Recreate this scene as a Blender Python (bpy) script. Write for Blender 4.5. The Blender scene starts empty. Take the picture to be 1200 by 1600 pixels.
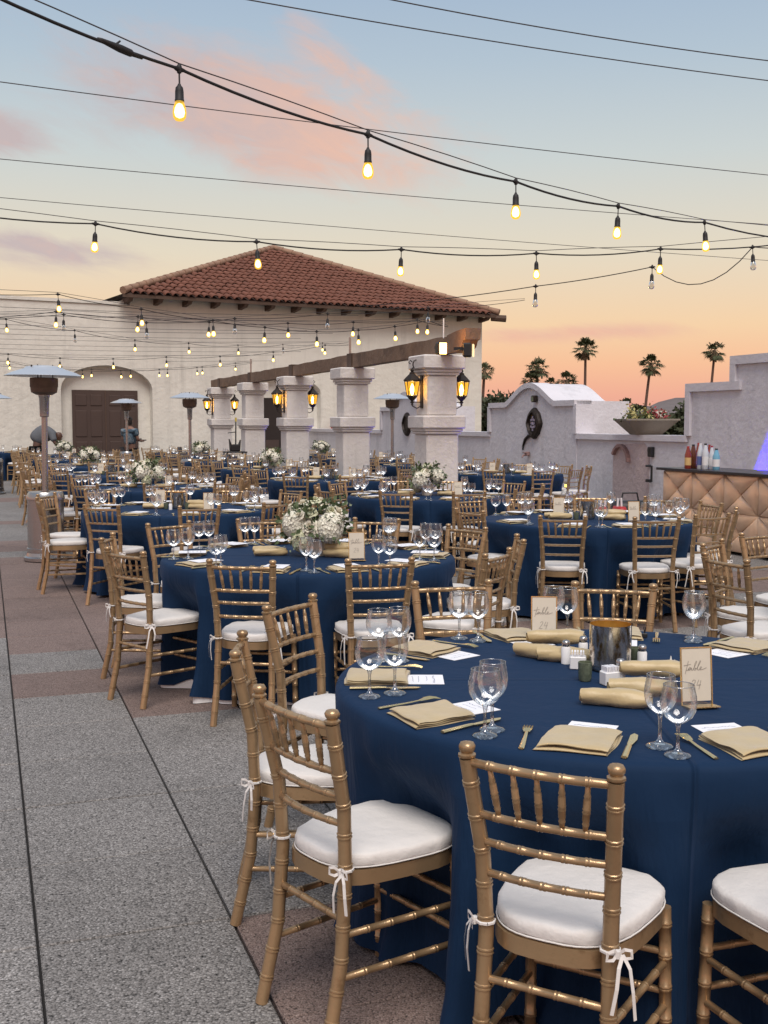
import bpy, math, random
from mathutils import Vector, Matrix
random.seed(7)
R = math.radians
S = bpy.context.scene
COL = S.collection

# ------------------------------------------------------------------ camera, sky, sun, exposure
FPX, HOR, EYE = 1750.0, 660.0, 1.60            # focal length and horizon in photo pixels (1200 x 1600)
TILT = math.atan(140.0 / FPX)
cd = bpy.data.cameras.new('camera'); cam = bpy.data.objects.new('camera', cd); COL.objects.link(cam)
cam.location = (0, 0, EYE); cam.rotation_euler = (math.pi / 2 - TILT, 0, 0)
cd.sensor_fit = 'VERTICAL'; cd.sensor_height = 24; cd.lens = 24 * FPX / 1600; cd.clip_start = .05; cd.clip_end = 9000
S.camera = cam
S.view_settings.view_transform = 'Standard'; S.view_settings.look = 'None'
S.view_settings.exposure = 0.0; S.view_settings.gamma = 1.0; S.view_settings.use_curve_mapping = False
S.cycles.use_denoising = True
S.cycles.max_bounces = 8; S.cycles.transparent_max_bounces = 24; S.cycles.diffuse_bounces = 3
S.cycles.glossy_bounces = 3; S.cycles.transmission_bounces = 6; S.cycles.caustics_reflective = False; S.cycles.caustics_refractive = False
S.cycles.sample_clamp_indirect = 4.0

def lin(r, g, b):
    f = lambda c: (c / 12.92 if c <= .04045 else ((c + .055) / 1.055) ** 2.4)
    return (f(r / 255), f(g / 255), f(b / 255), 1)

class NT:
    """small node helper"""
    def __init__(s, tree): s.t = tree; s.n = tree.nodes; s.l = tree.links
    def node(s, typ, **kw):
        n = s.n.new(typ)
        for k, v in kw.items(): setattr(n, k, v)
        return n
    def put(s, sock, v):
        if isinstance(v, bpy.types.NodeSocket): s.l.new(v, sock)
        elif v is not None: sock.default_value = v
    def m(s, op, a, b=None, c=None, clamp=False):
        n = s.node('ShaderNodeMath', operation=op, use_clamp=clamp)
        s.put(n.inputs[0], a); s.put(n.inputs[1], b); s.put(n.inputs[2], c)
        return n.outputs[0]
    def mix(s, f, a, b, typ='MIX'):
        n = s.node('ShaderNodeMix', data_type='RGBA', blend_type=typ)
        s.put(n.inputs[0], f); s.put(n.inputs[6], a); s.put(n.inputs[7], b)
        return n.outputs[2]
    def ramp(s, f, stops, interp='LINEAR'):
        n = s.node('ShaderNodeValToRGB'); s.put(n.inputs[0], f); cr = n.color_ramp; cr.interpolation = interp
        while len(cr.elements) < len(stops): cr.elements.new(.5)
        for e, (p, c) in zip(cr.elements, stops):
            e.position = p; e.color = c if len(c) == 4 else (*c, 1)
        return n.outputs[0]
    def noise(s, vec, scale, detail=4, rough=.55, out=0, dist=0):
        n = s.node('ShaderNodeTexNoise'); s.put(n.inputs['Vector'], vec); n.inputs['Scale'].default_value = scale
        n.inputs['Detail'].default_value = detail; n.inputs['Roughness'].default_value = rough; n.inputs['Distortion'].default_value = dist
        return n.outputs[out]

world = bpy.data.worlds.new('World'); S.world = world; world.use_nodes = True
SUN_AZ, SUN_EL = R(174), R(58)                  # the bright part of the dusk sky lies behind the camera, a little to the right
def build_sky():
    N = NT(world.node_tree); N.n.clear()
    tc = N.node('ShaderNodeTexCoord'); sx = N.node('ShaderNodeSeparateXYZ'); N.l.new(tc.outputs['Generated'], sx.inputs[0])
    x, y, z = sx.outputs
    el = N.m('ABSOLUTE', z)
    base = N.ramp(el, [(0, lin(222, 158, 143)), (.0227, lin(233, 168, 144)), (.050, lin(240, 186, 148)), (.083, lin(238, 203, 163)),
                       (.144, lin(222, 210, 188)), (.223, lin(197, 204, 203)), (.297, lin(174, 190, 203)), (.345, lin(162, 181, 201)),
                       (.60, lin(158, 173, 195)), (1, lin(152, 166, 188))])
    az = N.m('ARCTAN2', x, y)
    # pinker towards the left horizon
    low = N.m('SUBTRACT', 1.0, N.m('DIVIDE', el, .105), clamp=True)
    left = N.m('MULTIPLY_ADD', az, -1.6, .10, clamp=True)
    col = N.mix(N.m('MULTIPLY', N.m('MULTIPLY', low, left), 2.4, clamp=True), base, lin(243, 152, 128))
    # clouds: noise in direction space inside long soft banks
    comb = N.node('ShaderNodeCombineXYZ'); N.put(comb.inputs[0], N.m('MULTIPLY', az, 4.0)); N.put(comb.inputs[1], N.m('MULTIPLY', N.m('MULTIPLY_ADD', az, .25, z), 11.0))
    n1 = N.noise(comb.outputs[0], 2.0, 9, .64, dist=.8)
    n2 = N.noise(comb.outputs[0], 5.5, 8, .66, dist=.7)
    def bank(a0, e0, sa, se, tilt):
        da = N.m('SUBTRACT', az, R(a0)); de = N.m('SUBTRACT', z, math.sin(R(e0)))
        de = N.m('MULTIPLY_ADD', da, -tilt, de)
        q = N.m('ADD', N.m('POWER', N.m('DIVIDE', da, R(sa)), 2.0), N.m('POWER', N.m('DIVIDE', de, R(se)), 2.0))
        return N.m('POWER', 2.718, N.m('MULTIPLY', q, -1.0))
    # (azimuth deg, elevation deg, half widths deg, tilt)
    m1 = bank(-6.5, 14.8, 9.0, 2.5, -.20); m2 = bank(-19.5, 13.4, 3.2, 1.1, -.05); m3 = bank(-17, 8.2, 5.5, .9, -.05)
    m4 = bank(8, 4.4, 9, .55, .02); m5 = bank(-2.2, 17.2, 4.0, 1.0, -.65)
    bank_all = N.m('ADD', N.m('ADD', m1, m2), N.m('ADD', N.m('MULTIPLY', m3, .7), N.m('MULTIPLY', m5, .42)), clamp=True)
    bank_all = N.m('MAXIMUM', bank_all, N.m('MULTIPLY', m4, .55))
    far = N.m('MULTIPLY', N.m('SUBTRACT', N.m('ABSOLUTE', az), .75, clamp=True), 1.2, clamp=True)     # clouds go on round the rest of the sky
    far = N.m('MULTIPLY', far, N.m('SUBTRACT', 1.0, N.m('MULTIPLY', N.m('ABSOLUTE', N.m('SUBTRACT', z, .25)), 4.0), clamp=True))
    nn = N.m('ADD', N.m('MULTIPLY', N.m('SUBTRACT', n1, .5), 1.7), N.m('MULTIPLY', N.m('SUBTRACT', n2, .5), .55))
    dens = N.m('MULTIPLY', N.m('ADD', N.m('MULTIPLY_ADD', N.m('ADD', bank_all, far, clamp=True), 1.2, -.22), nn), 1.6, clamp=True)
    dens = N.m('MULTIPLY', dens, N.m('MULTIPLY', N.m('ADD', bank_all, far, clamp=True), 2.2, clamp=True))
    warm = N.m('MULTIPLY_ADD', az, 5.0, 1.15, clamp=True)          # mauve at the left end of the bank, salmon at the right
    warm = N.m('ADD', N.m('MULTIPLY', warm, .75), N.m('MULTIPLY', N.m('SUBTRACT', n2, .5), 1.2), clamp=True)
    ccol = N.mix(warm, lin(192, 176, 176), lin(230, 184, 162))
    ccol = N.mix(low, ccol, lin(238, 158, 135))
    col = N.mix(N.m('MULTIPLY', dens, .93, clamp=True), col, ccol)
    sky = N.node('ShaderNodeTexSky', sky_type='NISHITA'); sky.sun_disc = False; sky.sun_elevation = SUN_EL; sky.sun_rotation = SUN_AZ
    bg1 = N.node('ShaderNodeBackground'); N.put(bg1.inputs[0], col); bg1.inputs[1].default_value = 1.07
    bg2 = N.node('ShaderNodeBackground'); N.l.new(sky.outputs[0], bg2.inputs[0]); bg2.inputs[1].default_value = .002
    add = N.node('ShaderNodeAddShader'); N.l.new(bg1.outputs[0], add.inputs[0]); N.l.new(bg2.outputs[0], add.inputs[1])
    out = N.node('ShaderNodeOutputWorld'); N.l.new(add.outputs[0], out.inputs[0])
build_sky()
sd = bpy.data.lights.new('sun', 'SUN'); sd.energy = 3.1; sd.angle = R(36); sd.color = (1.0, .915, .84)
sun = bpy.data.objects.new('sun', sd); COL.objects.link(sun)
sun.rotation_euler = Vector((-math.sin(SUN_AZ) * math.cos(SUN_EL), -math.cos(SUN_AZ) * math.cos(SUN_EL), -math.sin(SUN_EL))).to_track_quat('-Z', 'Y').to_euler()

# ------------------------------------------------------------------ helpers: places
def at(px, py, d):
    """photo pixel + ground distance -> world point"""
    t = math.tan(TILT); c = math.cos(TILT); s = math.sin(TILT)
    q = (py - 800) / FPX                                  # down per unit of axis depth
    # axis depth Z = d*c + h*s ; h*c - d*s = q*Z
    h = d * (s + q * c) / (c - q * s)
    Z = d * c + h * s
    return Vector(((px - 600) / FPX * Z, d, EYE - h))
def proj(p):
    c = math.cos(TILT); s = math.sin(TILT); h = EYE - p[2]
    Z = p[1] * c + h * s
    if Z < .2: return (9999, 9999)
    return (600 + FPX * p[0] / Z, 800 + FPX * (h * c - p[1] * s) / Z)
AX = R(19.55)
UX, UY = -math.sin(AX), math.cos(AX)
VX, VY = math.cos(AX), math.sin(AX)
def uv(u, v, z=0): return Vector((u * UX + v * VX, u * UY + v * VY, z))
def touv(p): return (p[0] * UX + p[1] * UY, p[0] * VX + p[1] * VY)

# ------------------------------------------------------------------ helpers: meshes
class MB:
    def __init__(s): s.v = []; s.f = []; s.mi = []; s.cur = 0
    def add(s, vs, fs):
        o = len(s.v); s.v += [tuple(p) for p in vs]
        for f in fs: s.f.append(tuple(i + o for i in f)); s.mi.append(s.cur)
        return s
    def box(s, c, d, rz=0, m=None, taper=1.0):
        x, y, z = d[0] / 2, d[1] / 2, d[2] / 2
        P = []
        for k, sg in ((1.0, -1), (taper, 1)):
            for a, b in ((-1, -1), (1, -1), (1, 1), (-1, 1)): P.append(Vector((a * x * k, b * y * k, sg * z)))
        if m is None: m = Matrix.Rotation(rz, 3, 'Z')
        P = [m @ p + Vector(c) for p in P]
        return s.add(P, [(3, 2, 1, 0), (4, 5, 6, 7), (0, 1, 5, 4), (1, 2, 6, 5), (2, 3, 7, 6), (3, 0, 4, 7)])
    def bbox(s, c, d, b=.01, m=None):
        """box with chamfered edges"""
        x, y, z = d[0] / 2, d[1] / 2, d[2] / 2
        P = []; ix = {}
        for sx in (-1, 1):
            for sy in (-1, 1):
                for sz in (-1, 1):
                    for k in range(3):
                        q = [sx * x, sy * y, sz * z]
                        for j in range(3):
                            if j != k: q[j] -= (sx, sy, sz)[j] * b
                        ix[(sx, sy, sz, k)] = len(P); P.append(Vector(q))
        F = []
        for k in range(3):
            i, j = [a for a in range(3) if a != k]
            for sk in (-1, 1):
                lp = []
                for si, sj in ((-1, -1), (1, -1), (1, 1), (-1, 1)):
                    sg = [0, 0, 0]; sg[k] = sk; sg[i] = si; sg[j] = sj; lp.append(ix[(*sg, k)])
                F.append(lp)
            # edges along axis k
            for si in (-1, 1):
                for sj in (-1, 1):
                    a = [0, 0, 0]; a[i] = si; a[j] = sj; a[k] = -1; bb = list(a); bb[k] = 1
                    F.append([ix[(*a, i)], ix[(*bb, i)], ix[(*bb, j)], ix[(*a, j)]])
        for sx in (-1, 1):
            for sy in (-1, 1):
                for sz in (-1, 1): F.append([ix[(sx, sy, sz, k)] for k in range(3)])
        # orient outwards
        G = []
        for f in F:
            n = (P[f[1]] - P[f[0]]).cross(P[f[2]] - P[f[0]]); ctr = sum((P[i] for i in f), Vector()) / len(f)
            G.append(f if n.dot(ctr) > 0 else f[::-1])
        if m is not None: P = [m @ p for p in P]
        return s.add([p + Vector(c) for p in P], G)
    def tube(s, pts, rad, n=8, cap=True, flat=1.0):
        pts = [Vector(p) for p in pts]
        if not isinstance(rad, (list, tuple)): rad = [rad] * len(pts)
        V = []; F = []; up = None
        for i, p in enumerate(pts):
            t = (pts[min(i + 1, len(pts) - 1)] - pts[max(i - 1, 0)])
            t = t.normalized() if t.length > 1e-9 else Vector((0, 0, 1))
            if up is None: up = Vector((0, 0, 1)) if abs(t.z) < .9 else Vector((1, 0, 0))
            a = up.cross(t)
            if a.length < 1e-6: a = Vector((1, 0, 0)).cross(t)
            a.normalize(); b = t.cross(a); up = b
            for k in range(n):
                w = 2 * math.pi * k / n
                V.append(p + (a * math.cos(w) + b * math.sin(w) * flat) * rad[i])
        for i in range(len(pts) - 1):
            for k in range(n):
                F.append((i * n + k, i * n + (k + 1) % n, (i + 1) * n + (k + 1) % n, (i + 1) * n + k))
        if cap: F.append(tuple(range(n))[::-1]); F.append(tuple((len(pts) - 1) * n + k for k in range(n)))
        return s.add(V, F)
    def lathe(s, prof, n=16, c=(0, 0, 0), capb=False, capt=False, m=None):
        V = []; F = []
        for r, z in prof:
            for k in range(n):
                w = 2 * math.pi * k / n; V.append(Vector((r * math.cos(w), r * math.sin(w), z)))
        L = len(prof)
        for i in range(L - 1):
            for k in range(n): F.append((i * n + k, i * n + (k + 1) % n, (i + 1) * n + (k + 1) % n, (i + 1) * n + k))
        if capb: F.append(tuple(range(n))[::-1])
        if capt: F.append(tuple((L - 1) * n + k for k in range(n)))
        if m is not None: V = [m @ p for p in V]
        return s.add([p + Vector(c) for p in V], F)
    def prism(s, poly, y0, y1, m=None, c=(0, 0, 0)):
        """poly of (x, z) extruded along y"""
        n = len(poly); V = [Vector((x, y0, z)) for x, z in poly] + [Vector((x, y1, z)) for x, z in poly]
        F = [tuple(range(n)), tuple(range(2 * n - 1, n - 1, -1))] + [(i, i + n, (i + 1) % n + n, (i + 1) % n) for i in range(n)]
        if m is not None: V = [m @ p for p in V]
        return s.add([p + Vector(c) for p in V], F)
    def ribbon(s, pts, w, nrm=Vector((0, 0, 1)), off=0.0):
        pts = [Vector(p) for p in pts]; V = []; F = []
        for i, p in enumerate(pts):
            t = (pts[min(i + 1, len(pts) - 1)] - pts[max(i - 1, 0)]).normalized()
            a = t.cross(nrm)
            a = a.normalized() if a.length > 1e-6 else Vector((1, 0, 0))
            V += [p + a * w / 2 + nrm * off, p - a * w / 2 + nrm * off]
        for i in range(len(pts) - 1): F.append((2 * i, 2 * i + 1, 2 * i + 3, 2 * i + 2))
        return s.add(V, F)
    def mesh(s, name, smooth=False, angle=None):
        me = bpy.data.meshes.new(name); me.from_pydata(s.v, [], s.f)
        if any(s.mi): me.polygons.foreach_set('material_index', s.mi)
        if smooth or angle: me.polygons.foreach_set('use_smooth', [True] * len(s.f))
        me.update()
        if angle:
            try: me.set_sharp_from_angle(angle=R(angle))
            except Exception: pass
        return me

def obj(name, me, mats, parent=None, loc=(0, 0, 0), rot=(0, 0, 0), label=None):
    o = bpy.data.objects.new(name, me); COL.objects.link(o)
    if not isinstance(mats, (list, tuple)): mats = [mats]
    if len(me.materials) == 0:
        for m in mats: me.materials.append(m)
    o.location = loc; o.rotation_euler = rot
    if parent is not None: o.parent = parent
    if label: o['label'] = label
    return o
def tag(o, label, cat, group=None, kind=None):
    if label: o['label'] = label
    if cat: o['category'] = cat
    if group: o['group'] = group
    if kind: o['kind'] = kind
    return o
def thing(name, label, cat, loc=(0, 0, 0), rz=0, group=None):
    o = bpy.data.objects.new(name, None); COL.objects.link(o); o.empty_display_size = .1
    o.location = loc; o.rotation_euler = (0, 0, rz)
    return tag(o, label, cat, group)
def kit(parts, root):
    """link one object per (name, mesh, material, [subparts]) under root; mesh data shared"""
    for p in parts:
        o = obj(p[0], p[1], p[2], root)
        if len(p) > 3:
            for q in p[3]: obj(q[0], q[1], q[2], o)

# ------------------------------------------------------------------ materials
MT = {}
def material(name, col, rough=.6, metal=0.0, spec=.5, bump=0.0, bscale=40, var=0.0, vscale=4, detail=4, sheen=0.0, coord='pos', stretch=None, bdist=.01, wear=None, streak=0.0, tone=0.0):
    m = bpy.data.materials.new(name); m.use_nodes = True; N = NT(m.node_tree); b = N.n['Principled BSDF']
    b.inputs['Roughness'].default_value = rough; b.inputs['Metallic'].default_value = metal
    b.inputs['Specular IOR Level'].default_value = spec
    if sheen: b.inputs['Sheen Weight'].default_value = sheen
    if coord == 'pos': vec = N.node('ShaderNodeNewGeometry').outputs['Position']
    else: vec = N.node('ShaderNodeTexCoord').outputs['Object']
    if stretch:
        mp = N.node('ShaderNodeMapping'); N.l.new(vec, mp.inputs[0]); mp.inputs['Scale'].default_value = stretch; vec = mp.outputs[0]
    c = (*col[:3], 1)
    src = c
    if var:
        n = N.noise(vec, vscale, detail)
        f = N.m('MULTIPLY_ADD', n, 2 * var, 1 - var)
        cc = N.node('ShaderNodeCombineColor')
        for i in range(3): N.put(cc.inputs[i], N.m('MULTIPLY', f, c[i]))
        src = cc.outputs[0]
    if wear:
        wn = N.noise(vec, wear[1], 6, .65)
        src = N.mix(N.m('MULTIPLY', N.m('SUBTRACT', wn, wear[2], clamp=True), wear[3], clamp=True), src, (*wear[0], 1))
    if streak:
        mp2 = N.node('ShaderNodeMapping'); N.l.new(N.node('ShaderNodeNewGeometry').outputs['Position'], mp2.inputs[0]); mp2.inputs['Scale'].default_value = (2.6, 2.6, .22)
        sn = N.noise(mp2.outputs[0], 1.0, 7, .68); pn = N.noise(vec, .55, 4, .6)
        k = N.m('MULTIPLY', N.m('MULTIPLY', N.m('SUBTRACT', sn, .50, clamp=True), 4.0, clamp=True), N.m('MULTIPLY', N.m('SUBTRACT', pn, .30, clamp=True), 3.0, clamp=True))
        src = N.mix(N.m('MULTIPLY', k, streak), src, (*[q * .62 for q in c[:3]], 1))
    if tone:
        hs = N.node('ShaderNodeHueSaturation'); N.put(hs.inputs['Color'], src); N.put(hs.inputs['Value'], N.m('MULTIPLY_ADD', N.node('ShaderNodeObjectInfo').outputs['Random'], 2 * tone, 1 - tone)); src = hs.outputs[0]
    N.put(b.inputs['Base Color'], src)
    if bump:
        bn = N.node('ShaderNodeBump'); bn.inputs['Strength'].default_value = bump; bn.inputs['Distance'].default_value = bdist
        N.put(bn.inputs['Height'], N.noise(vec, bscale, 5, .6)); N.l.new(bn.outputs[0], b.inputs['Normal'])
    MT[name] = m
    return m
def emissive(name, col, strength, base=(.02, .02, .02)):
    m = bpy.data.materials.new(name); m.use_nodes = True; b = m.node_tree.nodes['Principled BSDF']
    b.inputs['Base Color'].default_value = (*base, 1); b.inputs['Emission Color'].default_value = (*col, 1); b.inputs['Emission Strength'].default_value = strength
    MT[name] = m; return m

material('gold', (.415, .28, .155), .31, .58, .5, bump=.3, bscale=130, var=.20, vscale=14, coord='pos', bdist=.002, wear=((.19, .105, .045), 22, .57, 4.0), tone=.10)
material('gold_far', (.42, .285, .155), .42, .42, .5, var=.2, vscale=6, tone=.14)
material('cushion', (.69, .662, .63), .85, 0, .2, bump=.55, bscale=16, var=.06, vscale=9, coord='obj', sheen=.3, bdist=.012)
material('ribbon', (.72, .69, .66), .8, 0, .2, var=.08, vscale=60)
material('liner', (.82, .82, .82), .8)
material('napkin', (.50, .385, .20), .40, 0, .5, bump=.35, bscale=70, var=.14, vscale=18, sheen=.4, bdist=.004)
material('flatware', (.86, .66, .33), .24, .95)
material('paper', (.84, .84, .87), .7, var=.03, vscale=30)
material('kraft', (.66, .60, .49), .55, var=.05, vscale=40)
material('ink', (.30, .26, .22), .6)
material('ink_blue', (.24, .25, .33), .6)
material('stucco_building', (.68, .66, .595), .92, 0, .2, bump=.5, bscale=5.0, var=.13, vscale=1.1, detail=8, bdist=.05, wear=((.55, .515, .455), .9, .56, 2.0), streak=.7)
material('stucco_wall', (.65, .64, .675), .92, 0, .2, bump=.45, bscale=9, var=.11, vscale=1.6, detail=8, bdist=.04, wear=((.50, .485, .51), 1.1, .56, 2.4), streak=.8)  # lavender cast of blue uplight and sky is put into the white
material('stucco_pillar', (.66, .63, .60), .92, 0, .2, bump=.5, bscale=14, var=.10, vscale=2.4, detail=8, bdist=.03, streak=.5)
material('coping', (.64, .625, .66), .9, 0, .2, bump=.4, bscale=10, var=.12, vscale=2, bdist=.03)  # carries the same lavender light cast in its colour
material('plaster_patch', (.52, .43, .425), .95, 0, .2, bump=.8, bscale=12, var=.16, vscale=3, bdist=.03)
material('brick_dark', (.30, .19, .175), .9, bump=.6, bscale=30, var=.3, vscale=8)
material('rooftile', (.175, .076, .053), .85, 0, .3, bump=.6, bscale=26, var=.42, vscale=2.6, detail=6, bdist=.02, wear=((.13, .065, .05), 1.7, .50, 3.0))
material('hiptile', (.30, .19, .13), .9, 0, .3, bump=.6, bscale=26, var=.35, vscale=3, wear=((.17, .10, .08), 2, .5, 2.5))
material('roofdeck', (.055, .032, .025), .95)
material('timber_dark', (.085, .052, .036), .8, bump=.6, bscale=14, var=.3, vscale=5, stretch=(3, 3, 3))
material('beam', (.20, .135, .095), .82, 0, .3, bump=.9, bscale=9, var=.38, vscale=5, detail=7, bdist=.03, wear=((.07, .048, .038), 1.4, .55, 4))
material('door', (.068, .045, .038), .55, 0, .4, var=.15, vscale=2)
material('room_shade', (.025, .017, .015), .9)  # shade of the room behind the doorway, put into a dark colour
material('iron', (.030, .022, .018), .5, .4, .4, bump=.4, bscale=60, var=.3, vscale=20)
material('steel', (.40, .395, .39), .27, .92, .5, bump=.04, bscale=40, var=.10, vscale=3, stretch=(1, 1, 14))
material('dish', (.62, .66, .70), .35, .6, .5, var=.06, vscale=4)
material('burner', (.145, .105, .082), .55, .6, .5, var=.35, vscale=14)
material('black', (.014, .014, .015), .5)
material('rubber', (.018, .017, .018), .6, 0, .4, var=.2, vscale=20)
material('wire', (.060, .056, .060), .5, .3)
material('bar_pad', (.80, .53, .34), .32, .30, .6, bump=.22, bscale=18, var=.10, vscale=6, bdist=.008, sheen=.3)
material('bar_top', (.022, .019, .022), .3)
material('bar_body', (.10, .065, .045), .7)
material('planter', (.235, .205, .165), .85, bump=.5, bscale=20, var=.18, vscale=5)
material('leaf', (.075, .105, .045), .6, 0, .3, var=.4, vscale=30)
material('leaf_pale', (.20, .24, .16), .7, 0, .3, var=.3, vscale=30)
material('petal', (.80, .78, .66), .75, 0, .2, var=.07, vscale=40, sheen=.2)
material('petal_green', (.66, .67, .47), .75, 0, .2, var=.10, vscale=40)
material('rosepetal', (.83, .79, .66), .7, 0, .2, var=.05, vscale=40)
material('flower_red', (.30, .045, .05), .7, var=.3, vscale=20)
material('flower_yellow', (.45, .40, .16), .7, var=.3, vscale=20)
material('palm_leaf', (.058, .068, .028), .6, 0, .3, var=.35, vscale=1.5)
material('palm_trunk', (.115, .068, .05), .9, bump=.8, bscale=3, var=.3, vscale=2, bdist=.1)
material('palm_dead', (.14, .10, .055), .9, var=.3, vscale=2)
material('tree_leaf', (.050, .058, .030), .7, 0, .3, var=.45, vscale=.6)
material('bark', (.08, .06, .045), .9)
material('hills', (.17, .145, .14), .95, 0, .1, bump=1, bscale=.02, var=.25, vscale=.012, detail=8, bdist=8)
material('ground', (.20, .17, .13), .95, var=.3, vscale=.2)
material('joint', (.022, .020, .020), .9)
material('tank_label', (.45, .45, .45), .5)
material('skin', (.22, .12, .085), .55)
material('skin_dark', (.10, .05, .035), .55)
material('hair', (.012, .009, .008), .5)
material('hair_brown', (.09, .045, .03), .5)
material('shirt_grey', (.11, .12, .135), .85, bump=.5, bscale=18, var=.2, vscale=30)
material('trousers', (.014, .014, .017), .8)
material('vest', (.016, .015, .017), .7)
material('redpaint', (.38, .02, .02), .4)
material('yellow', (.55, .42, .05), .5)
material('white_plastic', (.78, .78, .78), .45)
material('salt', (.80, .80, .80), .8)
material('pepper', (.10, .08, .065), .8)
material('wax', (.80, .78, .72), .6)
material('mercury', (.86, .78, .66), .14, .92, .5, bump=.35, bscale=60, var=.35, vscale=30, detail=6, coord='obj', stretch=(1, 1, .45), bdist=.003, wear=((.34, .19, .06), 34, .50, 7))
material('mercury_in', (.60, .33, .07), .3, .7, .5, var=.4, vscale=60)
material('votive', (.18, .21, .14), .2, .4, .5, var=.6, vscale=90, detail=6)
material('votive_lilac', (.42, .38, .52), .2, .3, .5, var=.5, vscale=60)
material('oilblue', (.045, .075, .22), .35, var=.6, vscale=22)
material('bottle_red', (.22, .035, .02), .12, 0, .6)
material('bottle_brown', (.10, .028, .012), .12, 0, .6)
material('bottle_blue', (.16, .38, .52), .1, 0, .6)
material('bottle_clear', (.55, .58, .62), .1, 0, .6)
material('cap_red', (.35, .03, .03), .4)
material('label_white', (.72, .72, .72), .6)
material('label_amber', (.60, .40, .16), .6)
material('label_blue', (.10, .14, .34), .6)
emissive('flame', (1.0, .62, .20), 140, (.6, .4, .2))
emissive('flood', (1.0, .48, .12), 12)
emissive('flood_dim', (1.0, .70, .35), 1.6)
emissive('step_glow', (1.0, .66, .16), 2.2)
emissive('led_blue', (.08, .04, 1.0), 4)
emissive('bulb_core', (1.0, .84, .52), 13.0, (1, .8, .4))

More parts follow.
